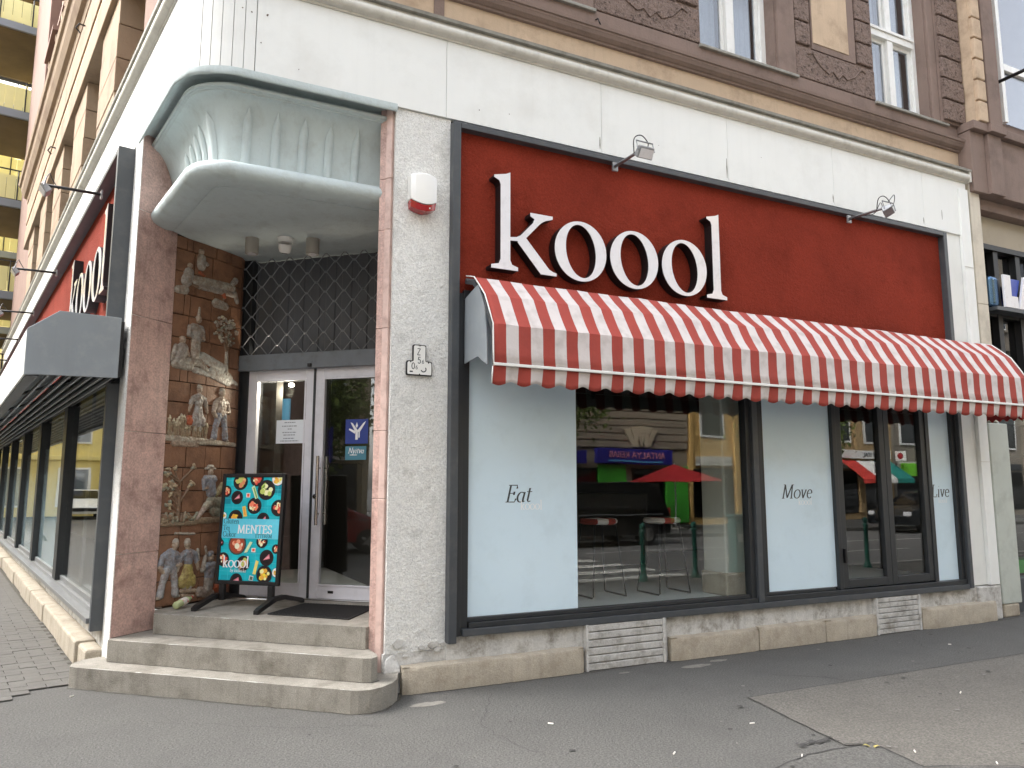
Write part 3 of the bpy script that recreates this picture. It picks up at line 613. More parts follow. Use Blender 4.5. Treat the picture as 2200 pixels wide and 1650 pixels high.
# right pilaster with chipped foot
def rough_box(name, mat, x0, x1, y0, y1, z0, z1, amp, dens, parent=B, bevel=.006):
    b = MB(); nx = max(2, int((x1 - x0) * dens)); nz = max(2, int((z1 - z0) * dens))
    def fr(x, z, edge): 
        v = mnoise.noise(Vector((x * 9, y0 * 5, z * 9))) + .5 * mnoise.noise(Vector((x * 31, y0, z * 31))) + (.9 * abs(mnoise.noise(Vector((x * 62, y0 + 3, z * 62)))) - .4 * mnoise.noise(Vector((x * 24, 7, z * 24))) if dens > 60 else 0)
        return y0 + (0 if edge else amp * v)
    g = [[(x0 + (x1 - x0) * i / nx, fr(x0 + (x1 - x0) * i / nx, z0 + (z1 - z0) * k / nz, i in (0, nx)), z0 + (z1 - z0) * k / nz) for i in range(nx + 1)] for k in range(nz + 1)]
    b.rows(g); 
    b.poly([(x0, y0, z0), (x0, y0, z1), (x0, y1, z1), (x0, y1, z0)]); b.poly([(x1, y0, z0), (x1, y1, z0), (x1, y1, z1), (x1, y0, z1)]); b.poly([(x0, y0, z1), (x1, y0, z1), (x1, y1, z1), (x0, y1, z1)])
    bmesh.ops.remove_doubles(b.bm, verts=b.bm.verts[:], dist=1e-5)
    return b.build(name, mat, parent, smooth='auto')
rough_box('stucco_pilaster', M['stucco'], 1.832, 2.336, 5.95, 6.25, .30, 4.825, .0026, 110)
rough_box('pilaster_foot', M['plinth'], 1.815, 2.345, 5.945, 6.25, 0.0, .299, .014, 34)
# broken plaster flakes at the foot
for k in range(9):
    x = random.uniform(1.83, 2.5); z = random.uniform(.24, .40); a = random.uniform(.02, .06)
    b = MB(); pts = [(x + a * math.cos(t) * random.uniform(.6, 1.2), 5.935, z + a * .6 * math.sin(t) * random.uniform(.6, 1.2)) for t in [i * math.pi / 3.5 for i in range(7)]]
    b.prism(pts, (0, .014, 0)); b.build('plaster_flake', M['plinth'], B, bevel=.003)
b = MB(); b.prism([(1.815, 5.91, .155), (1.95, 5.90, .155), (1.94, 5.92, .22), (1.90, 5.935, .30), (1.84, 5.935, .27)], (0, .05, 0)); b.build('plaster_patch', M['plinth'], B, bevel=.012)
# pink jamb of the doorway on the right
j0 = Vector((1.832, 6.0))
zs = [.155, 1.5, 2.05, 2.9, 3.75, 4.2, 4.83]
for i in range(6):
    d = random.uniform(0, .002)
    def P(u, n): q = j0 + uu2 * u + nn2 * n; return (q.x, q.y)
    wallblk('jamb_stone', M['marblelt'], [P(-.055, -.035 - d), P(.0, -.035 - d), P(.05, .3), P(-.055, .3)], zs[i] + .0015, zs[i + 1] - .0015)
    wallblk('jamb_slab', M['marble'], [P(-.118, -.018 - d), P(-.058, -.018 - d), P(-.058, .9), P(-.118, .9)], zs[i] + .0015, zs[i + 1] - .0015)
# plinth wall, stones, vents under the shop window
for x0, x1 in ((2.336, 3.625), (4.49, 5.35), (5.354, 7.325), (8.06, 9.16)):
    rough_box('plinth_wall', M['plinth'], x0, x1, 5.925, 6.2, 0.0, .405, .008, 22)
b = MB(); b.box(9.17, 9.60, 5.90, 6.2, 0.0, .40); b.build('plinth_wall', M['plinth'], B, bevel=.015)
for x0, x1, z in ((1.955, 3.60, .205), (4.545, 5.62, .205), (5.632, 6.55, .215), (6.556, 7.32, .212), (8.08, 9.44, .225)):
    b = MB(); nx = int((x1 - x0) / .06); pr = [(5.925, 0), (5.845, 0), (5.843, z - .03), (5.852, z - .008), (5.87, z), (5.93, z + .006)]
    g = []
    for y, zz in pr: g.append([(x0 + (x1 - x0) * i / nx, y + .008 * mnoise.noise(Vector((i * .4 + x0 * 7, y * 20, zz * 9))) + (.03 * max(0, 1 - i / 1.5) + .03 * max(0, 1 - (nx - i) / 1.2) if 5.84 < y < 5.86 else 0), zz + (.007 * mnoise.noise(Vector((i * .7 + x0, 3, y * 9))) if zz > .1 else 0)) for i in range(nx + 1)])
    b.rows(g)
    for e in (0, nx): b.poly([g[k][e] for k in range(len(pr))])
    bmesh.ops.remove_doubles(b.bm, verts=b.bm.verts[:], dist=1e-5)
    b.build('plinth_stone', M['stone'], B, smooth='auto')
def vent(x0, x1, z1, n):
    o = MB(); o.box(x0, x0 + .022, 5.865, 5.95, .0, z1); o.box(x1 - .03, x1, 5.865, 5.95, .0, z1); o.box(x0 + .022, x1 - .03, 5.93, 5.95, 0, z1)
    v = o.build('vent_grille', M['plinth'], B, bevel=.003)
    h = z1 / n
    for i in range(n):
        q = MB(); z = i * h + .004
        q.hexa([(x0 + .024, 5.878, z), (x1 - .032, 5.878, z), (x1 - .032, 5.93, z + .02), (x0 + .024, 5.93, z + .02), (x0 + .024, 5.874, z + h * .80), (x1 - .032, 5.874, z + h * .80), (x1 - .032, 5.93, z + h * .97), (x0 + .024, 5.93, z + h * .97)])
        q.build('slat', M['plinth'], v, bevel=.003)
vent(3.628, 4.487, .395, 6); vent(7.33, 8.055, .39, 7)
# ---- entrance canopy: cove, rounded lip and soffit
prof = [(-.012, 4.845), (-.016, 4.80), (-.010, 4.785), (.0, 4.78), (.015, 4.80), (.05, 4.825), (.20, 4.83), (.20, 4.80), (.135, 4.775), (.118, 4.768), (.102, 4.758), (.097, 4.742), (.105, 4.727), (.122, 4.722)]
CB = 4.17; CH = .545
for i in range(13):
    a = R(90 * i / 12); prof.append((.122 + .215 * math.sin(a) ** 1.1, CB + CH * math.cos(a)))
prof += [(.335, 4.165), (.325, 4.158), (.27, 4.162), (.20, 4.158), (.155, 4.145), (.128, 4.118), (.118, 4.085), (.125, 4.055), (.15, 4.026), (.19, 4.010), (.25, 4.001), (.33, 3.998), (.36, 4.008)]
b = MB(); sweep(b, prof, 1.83, .16, 60)
for v in b.bm.verts: v.co += Vector((mnoise.noise(v.co * 6), mnoise.noise(v.co * 6 + Vector((9, 0, 0))), mnoise.noise(v.co * 7 + Vector((0, 5, 0))))) * .005
canopy = b.build('entrance_canopy', M['canopy'], B, smooth='auto', label='pale blue grey plaster canopy with rounded lip over the steps')
pp = path(.34, 1.83, .16, 20); b = MB()
uL, uR = -5.0, -2.7
sp_ = [(p.x, p.y) for p in pp] + [tuple((MC @ Vector((uL - .05, 6.95, 0)))[:2]), tuple((MC @ Vector((-2.9, 6.95, 0)))[:2]), (1.9, 6.5)]
b.slab(sp_, 3.9975, 4.05); b.build('soffit', M['canopy'], canopy)
b = MB(); b.tube([(p.x, p.y, 4.748) for p in path(.098, 1.82, .14, 24)], .017, 8); b.build('bead', M['canopy'], canopy, smooth=True)
def cove(z):   # inset of the cove at height z
    if z <= CB: return .337
    c = (z - CB) / CH; return .122 + .215 * math.sqrt(max(0, 1 - min(1, c) ** 2)) ** 1.1
pl_ = path(0.35, 1.80, .16, 40)
cum = [0]
for i in range(len(pl_) - 1): cum.append(cum[-1] + (pl_[i + 1] - pl_[i]).length)
def at(d, a):
    q = path(d, 1.80, .16, 40)
    for i in range(len(cum) - 1):
        if a <= cum[i + 1] or i == len(cum) - 2: return q[i].lerp(q[i + 1], (a - cum[i]) / (cum[i + 1] - cum[i]))
for k, a in enumerate([.24, .47, .69, .91, 1.14, 1.38, 1.58, 1.74, 1.90, 2.08]):
    top = 4.66 if k < 5 else 4.62 - .02 * (k - 5); wdt = .036 if k < 5 else .03; rows = []
    for i in range(15):
        z = 4.165 + (top - 4.165) * i / 14; t = i / 14; hw = wdt * min(1, (1 - t) * 4.5) * (1.0 if t < .78 else 1) + .0004
        row = []
        for q in (-1, -.55, 0, .55, 1):
            d = cove(z) - .004 - .032 * (1 - q * q) * min(1, (1 - t) * 6); p = at(d, a + q * hw); row.append((p.x, p.y, z))
        rows.append(row)
    f = MB(); f.rows(rows); f.build('flute', M['canopy'], canopy, smooth=True)
# ---- steps and landing
def lp(u, n): q = Uc * u + Nc * n; return (q.x, q.y)
def rounded(pts, c, r0, a0, a1, n=7): return [(c[0] + r0 * math.cos(R(a0 + (a1 - a0) * i / n)), c[1] + r0 * math.sin(R(a0 + (a1 - a0) * i / n))) for i in range(n + 1)]
def stepblk(name, pts, z0, z1):
    b = MB(); n = len(pts); sub = []
    for i in range(n):
        p, q = Vector(pts[i]), Vector(pts[(i + 1) % n]); L = (q - p).length; m = max(1, int(L / .12))
        for k in range(m): sub.append(p.lerp(q, k / m))
    b.slab([(p.x + .005 * mnoise.noise(Vector((p.x * 6, p.y * 6, z1))), p.y + .005 * mnoise.noise(Vector((p.x * 6, p.y * 6, 9)))) for p in sub], z0, z1)
    return b.build(name, M['step'], B, bevel=.018, seg=3)
s1 = [(-.375, 7.28), (-.33, 7.22)] + [(1.47, 5.565)] + [(1.52, 5.535), (1.60, 5.52), (1.70, 5.56), (1.80, 5.64), (1.87, 5.74), (1.93, 5.90)] + [(1.93, 6.3), (.4, 8.2), (-.05, 7.62), (-.30, 7.52), (-.37, 7.40)]
stepblk('step', s1, -.02, .16)
s2 = [(-.118, 7.352), (1.60, 5.745)] + [(1.66, 5.715), (1.72, 5.76), (1.735, 5.84), (1.735, 6.3), (.5, 8.0), (.236, 7.74), (-.10, 7.44)]
stepblk('step', s2, .155, .332)
s3 = [(.222, 7.488), (1.703, 6.04), (1.745, 6.07), lp(-2.70, 6.95), lp(-5.02, 6.95), (.90, 8.26), (.24, 7.73)]
stepblk('landing', s3, .33, .50)
rw = random.Random(9)
for pa, pb, z in (((-.33, 7.22), (1.47, 5.565), .1612), ((-.118, 7.352), (1.60, 5.745), .3332), ((.222, 7.488), (1.703, 6.04), .5012)):
    a_, b_ = Vector(pa), Vector(pb); t = .04
    while t < .97:
        l = rw.uniform(.03, .22); e = min(t + l, .98)
        if rw.random() < .72:
            d = (b_ - a_).normalized(); o = Vector((d.y, -d.x)) * -1; q = MB(); n = 8; w_ = rw.uniform(.003, .007)
            q.rows([[tuple((a_ + (b_ - a_) * (t + (e - t) * i / n) + o * (.010 + s_ * w_ * (.4 + abs(mnoise.noise(Vector((i * 1.3, t * 30, z)))) * 1.5) * math.sin(math.pi * max(.05, min(.95, i / n))))) ) + (z - .0005,) for i in range(n + 1)] for s_ in (-1, 1)]); q.build('worn_edge', M['white'], B)
        t = e + rw.uniform(.01, .08)
# ---- doorway: inner walls, doors, grille
def cbox(name, mat, parent, u0, u1, n0, n1, z0, z1, bevel=.003, label=None): return bx(name, mat, parent, u0, u1, n0, n1, z0, z1, MC, bevel, label)
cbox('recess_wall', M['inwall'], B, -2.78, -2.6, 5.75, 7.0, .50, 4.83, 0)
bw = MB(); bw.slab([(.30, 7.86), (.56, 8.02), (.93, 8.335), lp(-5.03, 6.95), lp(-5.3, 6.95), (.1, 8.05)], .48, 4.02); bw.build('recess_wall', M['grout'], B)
DN = 6.83
sd_ = cbox('door_jamb', M['framedk'], B, -5.01, -4.865, DN - .05, DN + .06, .50, 4.0)
cbox('door_jamb', M['framedk'], B, -3.26, -3.13, DN - .05, DN + .06, .50, 4.0)
cbox('side_wall', M['marble'], B, -3.13, -2.6, DN - .03, DN + .1, .50, 4.0, 0)
gate = cbox('roller_gate', M['grillebar'], B, -4.985, -3.14, DN - .115, DN - .05, 2.79, 2.955, .006)
lk = MB(MC); lk.box(-4.12, -4.08, DN - .135, DN - .114, 2.80, 2.835); lk.build('gate_lock', M['black'], gate, bevel=.004)
for u in (-4.98, -3.16):
    cbox('gate_guide', M['framedk'], gate, u - .03, u + .03, DN - .12, DN - .05, .505, 2.785); cbox('gate_guide', M['framedk'], gate, u - .03, u + .03, DN - .12, DN - .05, 2.96, 3.99)
cor = MB(MC)
g = []
for z in (2.96, 3.99):
    row = []; u = -4.95; k = 0
    while u < -3.15:
        for du, dn in ((0, 0), (.10, 0), (.11, .014), (.175, .014), (.185, 0)): row.append((min(u + du, -3.15), DN + .03 + dn, z))
        u += .185
    g.append(row)
cor.rows(g); cor.build('corrugated_backing', M['corrug'], gate)
# grille: rows of bent wire meeting at knots
cw, ch = .215, .105
for r in range(0, 10):
    w_ = MB(MC); z0 = 3.0 + r * ch; pts = []; u = -4.94; k = r % 2
    nseg = int(1.80 / (cw / 2)) + 1
    for i in range(nseg):
        hi = (i + r) % 2 == 0; zz = z0 + (ch * .48 if hi else -ch * .48)
        zz = min(max(zz, 2.958), 3.98); jt = random.uniform(-.003, .003)
        pts += [(u + i * cw / 2 - .013, DN - .085 + jt, zz), (u + i * cw / 2 + .013, DN - .085 - jt, zz)]
    w_.tube(pts, .0052, 6)
    for i in range(nseg):
        zz = z0 + (ch * .48 if (i + r) % 2 == 0 else -ch * .48)
        if 2.97 < zz < 3.97: w_.lathe((u + i * cw / 2, DN - .088, zz - .009), [(.004, 0), (.014, .005), (.014, .014), (.004, .019)], 6)
    w_.build('grille_wire', M['grille'], gate)
def leaf(u0, u1, z1, stile, handle_side):
    d = MB(MC); st = stile
    d.box(u0, u0 + st, DN - .04, DN + .03, .512, z1); d.box(u1 - st, u1, DN - .04, DN + .03, .512, z1)
    d.box(u0 + st, u1 - st, DN - .038, DN + .028, z1 - st - .01, z1 - .001); d.box(u0 + st, u1 - st, DN - .038, DN + .028, .513, .635)
    d = d.build('entrance_door', M['alu'], B, bevel=.005)
    bd = MB(MC)
    for a in (u0 + st, u1 - st - .016): bd.box(a, a + .016, DN - .046, DN - .0385, .635, z1 - st - .01)
    for z in (.635, z1 - st - .026): bd.box(u0 + st + .016, u1 - st - .016, DN - .046, DN - .0385, z, z + .016)
    bd.build('glazing_bead', M['alu'], d, bevel=.002)
    g = MB(MC); g.box(u0 + st - .01, u1 - st + .01, DN - .006, DN + .006, .63, z1 - st); g.build('pane', M['glass'], d)
    return d
ld_ = leaf(-4.862, -4.083, 2.80, .095, 1)
rd_ = leaf(-4.078, -3.265, 2.80, .098, 0)
rb = MB(MC); rb.box(-4.088, -4.066, DN - .052, DN - .0405, .515, 2.795); rb.build('meeting_strip', M['framedk'], ld_)
cbox('door_head', M['alu'], B, -4.865, -3.26, DN - .03, DN + .05, 2.80, 2.84)
cbox('threshold', M['steel'], B, -4.90, -3.2, DN - .09, DN + .05, .50, .512)
for n0, n1 in ((DN - .095, None),):
    h = MB(MC); h.tube([(-3.985, n0, 1.22), (-3.985, n0, 1.90)], .0155, 12); h.tube([(-3.985, n0, 1.33), (-3.985, DN - .03, 1.33)], .009, 8); h.tube([(-3.985, n0, 1.78), (-3.985, DN - .03, 1.78)], .009, 8)
    h.build('door_handle', M['steel'], rd_, smooth='auto')
h = MB(MC); n0 = DN + .075; h.tube([(-3.985, n0, 1.22), (-3.985, n0, 1.90)], .0155, 12); h.tube([(-3.985, n0, 1.33), (-3.985, DN + .02, 1.33)], .009, 8); h.tube([(-3.985, n0, 1.78), (-3.985, DN + .02, 1.78)], .009, 8); h.build('door_handle', M['steel'], rd_, smooth='auto')
lk = MB(MC); lk.lathe((-4.035, DN - .041, 1.50), [(.024, 0), (.024, -.008), (.02, -.012)], 16, 'y'); lk.build('door_lock', M['steel'], rd_, smooth='auto')
bd = MB(MC); bd.box(-3.86, -3.80, DN - .0415, DN - .0385, .565, .59); bd.build('door_badge', M['blackm'], rd_, bevel=.001)
# notice, stickers on the glass (top-level things stuck to the doors)
def paper(name, label, cat, u0, u1, z0, z1, mat, n=DN - .0068, group=None):
    q = MB(MC); q.box(u0, u1, n - .0006, n, z0, z1); o = q.build(name, mat); tag(o, label, cat, group); return o
PAPER = pmat('paper', lin(226, 232, 238), .6, .02, 4)
o = paper('paper_notice', 'white printed paper notice stuck inside the left door pane', 'notice', -4.53, -4.195, 2.035, 2.275, PAPER)
t = MB(MC); 
for zl, a, c in ((2.245, .28, .66), (2.208, .2, .72), (2.178, .40, .54), (2.143, .22, .70), (2.117, .26, .66), (2.082, .26, .64), (2.056, .16, .78)):
    x = -4.53 + a * .335; xe = -4.53 + c * .335
    while x < xe:
        l = random.uniform(.012, .034); t.poly([(x, DN - .0082, zl), (min(x + l, xe), DN - .0082, zl), (min(x + l, xe), DN - .0082, zl + .009), (x, DN - .0082, zl + .009)]); x += l + .006
adopt(t.build('printed_lines', pmat('grey_print', lin(130, 136, 146), .6), None), o)
BLUE = pmat('blue_sticker', lin(36, 58, 140), .35, .03, 4); TEAL = pmat('teal_sticker', lin(70, 130, 150), .35, .06, 9)
o = paper('blue_sticker', 'dark blue square sticker with pale forked figure emblem on right door pane', 'sticker', -3.735, -3.485, 2.02, 2.265, BLUE)
e = MB(MC); c0 = (-3.61, 2.06)
def ep(pts, k): e.poly([(c0[0] + a, DN - .0078 - k * .0001, c0[1] + z) for a, z in pts])
ep([(-.014, 0), (.014, 0), (.014, .09), (-.014, .09)], 0); ep([(-.014, .075), (.014, .09), (-.045, .165), (-.07, .175), (-.055, .145)], 1); ep([(.02, .02), (.034, .02), (.034, .10), (.02, .10)], 2); ep([(.0, .085), (.03, .07), (.085, .155), (.10, .185), (.07, .165)], 3); ep([(0, .115), (.014, .14), (0, .175), (-.014, .14)], 4); ep([(-.02, .06), (-.012, .085), (-.08, .115), (-.088, .10)], 5)
adopt(e.build('emblem', M['whiteink']), o)
o = paper('teal_sticker', 'small teal sticker with white handwriting below the blue one', 'sticker', -3.73, -3.50, 1.86, 1.995, TEAL)
t = MB(MC); text(t, 'Nyitva', (-3.70, DN - .0074, 1.925), (1, 0, 0), (0, 0, 1), (0, -1, 0), .058, .11, .07, .25)
t.poly([(-3.68, DN - .0084, 1.905), (-3.60, DN - .0084, 1.905), (-3.60, DN - .0084, 1.912), (-3.68, DN - .0084, 1.912)]); adopt(t.build('lettering', M['whiteink']), o)
# ---- terracotta relief wall
mur = thing('relief_mural', (.55, 7.95, .5), 'terracotta tile wall with grey glazed figures and tree in relief beside the door', 'mural')
mc = [Vector((.232, 7.728)), Vector((.36, 7.80)), Vector((.50, 7.895)), Vector((.70, 8.05)), Vector((.90, 8.225)), Vector((.955, 8.365))]
ml = [0]
for i in range(len(mc) - 1): ml.append(ml[-1] + (mc[i + 1] - mc[i]).length)
MLEN = ml[-1]
def mpos(u, h, z):
    u = max(0, min(MLEN, u))
    for i in range(len(ml) - 1):
        if u <= ml[i + 1] or i == len(ml) - 2:
            f = (u - ml[i]) / (ml[i + 1] - ml[i]); p = mc[i].lerp(mc[i + 1], f); d = (mc[i + 1] - mc[i]).normalized(); break
    n = Vector((d.y, -d.x)); q = p + n * (h - .012); return (q.x, q.y, z)
zr = [.515]; 
while zr[-1] < 3.90: zr.append(zr[-1] + random.uniform(.195, .225))
zr[-1] = 4.0
for r in range(len(zr) - 1):
    cs = [0, .215 + random.uniform(-.03, .03), .45 + random.uniform(-.03, .03), .69 + random.uniform(-.03, .03), MLEN]
    if r % 3 == 1: cs = [0, .12 + random.uniform(-.02, .02)] + cs[1:-1] + [MLEN]
    for c in range(len(cs) - 1):
        a, e_ = cs[c] + .004, cs[c + 1] - .004; z0, z1 = zr[r] + .004, zr[r + 1] - .004; hh = random.uniform(-.003, .003); tl = random.uniform(-.004, .004)
        b = MB(); n = 4
        for k in range(n):
            u0 = a + (e_ - a) * k / n; u1 = a + (e_ - a) * (k + 1) / n
            b.hexa([mpos(u0, hh, z0), mpos(u1, hh, z0), mpos(u1, hh - .03, z0), mpos(u0, hh - .03, z0), mpos(u0, hh + tl, z1), mpos(u1, hh + tl, z1), mpos(u1, hh - .03, z1), mpos(u0, hh - .03, z1)])
        bmesh.ops.remove_doubles(b.bm, verts=b.bm.verts[:], dist=1e-5)
        b.build('tile', M['tile'], mur, bevel=.004)
GREY = (.33, .31, .275, 1); BLU = (.25, .275, .31, 1); YEL = (.42, .35, .12, 1); RED_ = (.42, .10, .04, 1); SKIN = (.42, .34, .26, 1); GRN = (.24, .25, .19, 1); BRN = (.20, .13, .08, 1); LTG = (.38, .355, .30, 1)
def relief(name, caps, res=.005, hmax=.025, rough=.006, pad=.01):
    """caps: (u0, z0, r0, u1, z1, r1, colour, height scale): a low-relief height field over the tiles"""
    us = [c[0] - c[2] for c in caps] + [c[3] - c[5] for c in caps] + [c[0] + c[2] for c in caps] + [c[3] + c[5] for c in caps]
    zs_ = [c[1] - c[2] for c in caps] + [c[4] - c[5] for c in caps] + [c[1] + c[2] for c in caps] + [c[4] + c[5] for c in caps]
    u0, u1, z0, z1 = max(.003, min(us) - pad), min(MLEN - .003, max(us) + pad), max(.503, min(zs_) - pad), max(zs_) + pad
    nu, nz = int((u1 - u0) / res) + 1, int((z1 - z0) / res) + 1
    H = {}; C = {}
    for i in range(nu + 1):
        for k in range(nz + 1):
            u, z = u0 + i * res, z0 + k * res; best = 0; col = None
            for a, b_, r0, c_, d_, r1, cl, hs_ in caps:
                dx, dz = c_ - a, d_ - b_; l2 = dx * dx + dz * dz; t = 0 if l2 < 1e-9 else max(0, min(1, ((u - a) * dx + (z - b_) * dz) / l2))
                r = r0 + (r1 - r0) * t; dist = math.hypot(u - a - dx * t, z - b_ - dz * t)
                if dist < r:
                    h = hs_ * min(hmax, r * .6) * (1 - (dist / r) ** 2.6) + .009
                    if h > best: best, col = h, cl
            if best > 0:
                H[i, k] = best + rough * (.7 * mnoise.noise(Vector((u * 50, z * 40, 3))) + 1.1 * (abs(mnoise.noise(Vector((u * 95 + z * 20, z * 34, 7)))) - .3)); C[i, k] = col
    mb = MB(); V = {}
    def vert(i, k):
        if (i, k) not in V: V[i, k] = mb.v(mpos(u0 + i * res, H.get((i, k), -.006), z0 + k * res))
        return V[i, k]
    for i in range(nu):
        for k in range(nz):
            q = [(i, k), (i + 1, k), (i + 1, k + 1), (i, k + 1)]; on = [C[x] for x in q if x in C]
            if on: mb.col = on[0]; mb.f([vert(*x) for x in q])
    return mb.build(name, M['relief'], mur, smooth=True)
def man(u, z, h, lean=0, shirt=GREY, trousers=BLU, arm=1, hat=False, headdx=0.0):
    s_ = h / .5; g = lambda a, b_, r0, c_, d_, r1, cl, hs_=1.0: (u + a * s_, z + b_ * s_, r0 * s_, u + c_ * s_, z + d_ * s_, r1 * s_, cl, hs_)
    L = [g(headdx, .455, .034, headdx, .47, .032, SKIN, 1.2), g(headdx, .483, .033, headdx, .485, .03, LTG, 1.1), g(0, .40, .022, headdx, .43, .02, SKIN),
         g(-.05, .37, .035, .05, .37, .035, shirt), g(0, .36, .07, 0, .27, .058, shirt), g(-.03, .24, .038, -.065, .13, .03, trousers), g(-.065, .13, .03, -.08, .03, .034, trousers),
         g(.03, .24, .038, .055, .13, .03, trousers), g(.055, .13, .03, .065, .03, .034, trousers), g(-.08, .01, .016, -.11, .006, .014, LTG), g(.065, .01, .016, .10, .006, .014, LTG),
         g(-.075, .36, .026, -.10, .27, .021, shirt), g(-.10, .27, .021, -.06 if arm else -.12, .215, .016, SKIN, 1.3), g(.075, .36, .026, .10, .28, .021, shirt), g(.10, .28, .021, .02 if arm else .13, .27, .016, SKIN, 1.4)]
    if hat: L += [g(-.055, .495, .012, .055, .495, .012, LTG, 1.4), g(-.02, .51, .02, .02, .51, .02, LTG, 1.2)]
    return L
def woman(u, z, h, blouse=GREY, skirt=YEL, headdx=0.0, apron=None):
    s_ = h / .5; g = lambda a, b_, r0, c_, d_, r1, cl, hs_=1.0: (u + a * s_, z + b_ * s_, r0 * s_, u + c_ * s_, z + d_ * s_, r1 * s_, cl, hs_)
    L = [g(headdx, .455, .032, headdx, .465, .03, SKIN, 1.2), g(headdx, .48, .036, headdx, .485, .032, LTG, 1.0), g(0, .40, .02, headdx, .43, .018, SKIN), g(-.045, .37, .034, .045, .37, .034, blouse),
         g(0, .36, .06, 0, .29, .045, blouse), g(0, .25, .05, 0, .13, .085, skirt), g(-.05, .13, .05, -.055, .10, .045, skirt), g(.05, .13, .05, .055, .10, .045, skirt), g(-.03, .06, .02, -.03, .02, .018, LTG), g(.03, .06, .02, .035, .02, .018, LTG),
         g(-.072, .36, .03, -.10, .29, .024, blouse), g(-.10, .29, .02, -.115, .22, .015, SKIN, 1.3), g(.072, .36, .03, .10, .29, .024, blouse), g(.10, .29, .02, .12, .22, .015, SKIN, 1.3)]
    if apron: L += [g(0, .22, .03, 0, .12, .045, apron, 1.4)]
    return L
# top scene: people at a long table-like cart
relief('relief_figure', [(.28, 3.90, .03, .28, 3.90, .028, SKIN, 1), (.285, 3.83, .05, .29, 3.76, .05, GREY, 1), (.29, 3.82, .02, .36, 3.79, .016, GREY, 1.2)])
relief('relief_figure', [(.16, 3.73, .028, .16, 3.73, .027, SKIN, 1), (.155, 3.66, .05, .13, 3.57, .06, GREY, 1), (.17, 3.64, .02, .24, 3.60, .016, GREY, 1.2)])
relief('relief_cart', [(.24, 3.60, .05, .70, 3.63, .045, LTG, .5), (.28, 3.55, .03, .74, 3.57, .03, GREY, .7), (.70, 3.68, .03, .74, 3.72, .035, GREY, 1), (.27, 3.69, .014, .33, 3.67, .012, RED_, 1.4), (.74, 3.58, .03, .78, 3.50, .02, GREY, 1), (.30, 3.53, .012, .14, 3.56, .01, BRN, 1)])
relief('relief_bird', [(.585, 3.54, .024, .60, 3.51, .018, RED_, 1), (.59, 3.49, .006, .59, 3.46, .006, BRN, 1)])
relief('relief_cloud', [(.05, 3.47, .04, .12, 3.48, .045, LTG, .35), (.50, 3.43, .05, .62, 3.42, .04, LTG, .35)])
# piper and seated listener
relief('relief_figure', [(.29, 3.21, .03, .29, 3.235, .028, SKIN, 1.1), (.292, 3.26, .018, .295, 3.34, .006, LTG, 1), (.24, 3.13, .045, .32, 3.12, .045, GREY, 1), (.28, 3.10, .07, .28, 3.0, .05, GREY, 1), (.275, 2.98, .055, .27, 2.86, .05, LTG, 1), (.20, 3.13, .022, .19, 3.06, .02, GREY, 1.2), (.19, 3.05, .018, .30, 3.04, .015, GREY, 1.6), (.35, 3.10, .022, .36, 3.03, .02, GREY, 1.2), (.36, 3.03, .018, .28, 3.06, .014, SKIN, 1.6)])
relief('relief_figure', [(.125, 2.985, .032, .125, 3.0, .03, SKIN, 1.1), (.13, 2.90, .065, .11, 2.82, .07, GREY, 1), (.06, 2.92, .022, .05, 2.82, .02, GREY, 1.2), (.16, 2.90, .022, .20, 2.85, .018, SKIN, 1.5), (.12, 2.78, .045, .33, 2.80, .04, LTG, 1), (.33, 2.80, .036, .41, 2.74, .03, LTG, 1), (.06, 2.75, .04, .22, 2.74, .04, LTG, 1), (.05, 2.90, .018, .02, 2.78, .014, LTG, 1)])
relief('relief_hill', [(.36, 2.86, .05, .62, 2.78, .05, (.44, .44, .40, 1), .3), (.50, 2.72, .06, .70, 2.68, .07, (.44, .44, .40, 1), .3), (.70, 2.68, .035, .86, 2.64, .012, (.44, .44, .40, 1), .3), (.28, 2.72, .03, .45, 2.70, .03, (.44, .44, .40, 1), .3)], rough=.002)
tr = [(.675, 2.73, .022, .665, 2.95, .016, LTG, 1.2), (.665, 2.95, .014, .60, 3.12, .008, BRN, 1), (.665, 2.95, .014, .72, 3.13, .008, BRN, 1), (.66, 2.98, .012, .65, 3.22, .006, BRN, 1), (.66, 2.75, .02, .62, 2.71, .01, LTG, 1), (.68, 2.75, .02, .74, 2.70, .01, LTG, 1)]
for k in range(95):
    a = random.uniform(0, 6.28); r = math.sqrt(random.random()); u_, z_ = .645 + .165 * r * math.cos(a), 3.17 + .155 * r * math.sin(a); q = random.uniform(.010, .015)
    tr.append((u_, z_, q, u_ + random.uniform(-.008, .008), z_ + random.uniform(-.008, .008), q * .8, random.choice([LTG, LTG, GRN, (.55, .52, .40, 1)]), 1.5))
relief('relief_tree', tr, res=.006, rough=.002)
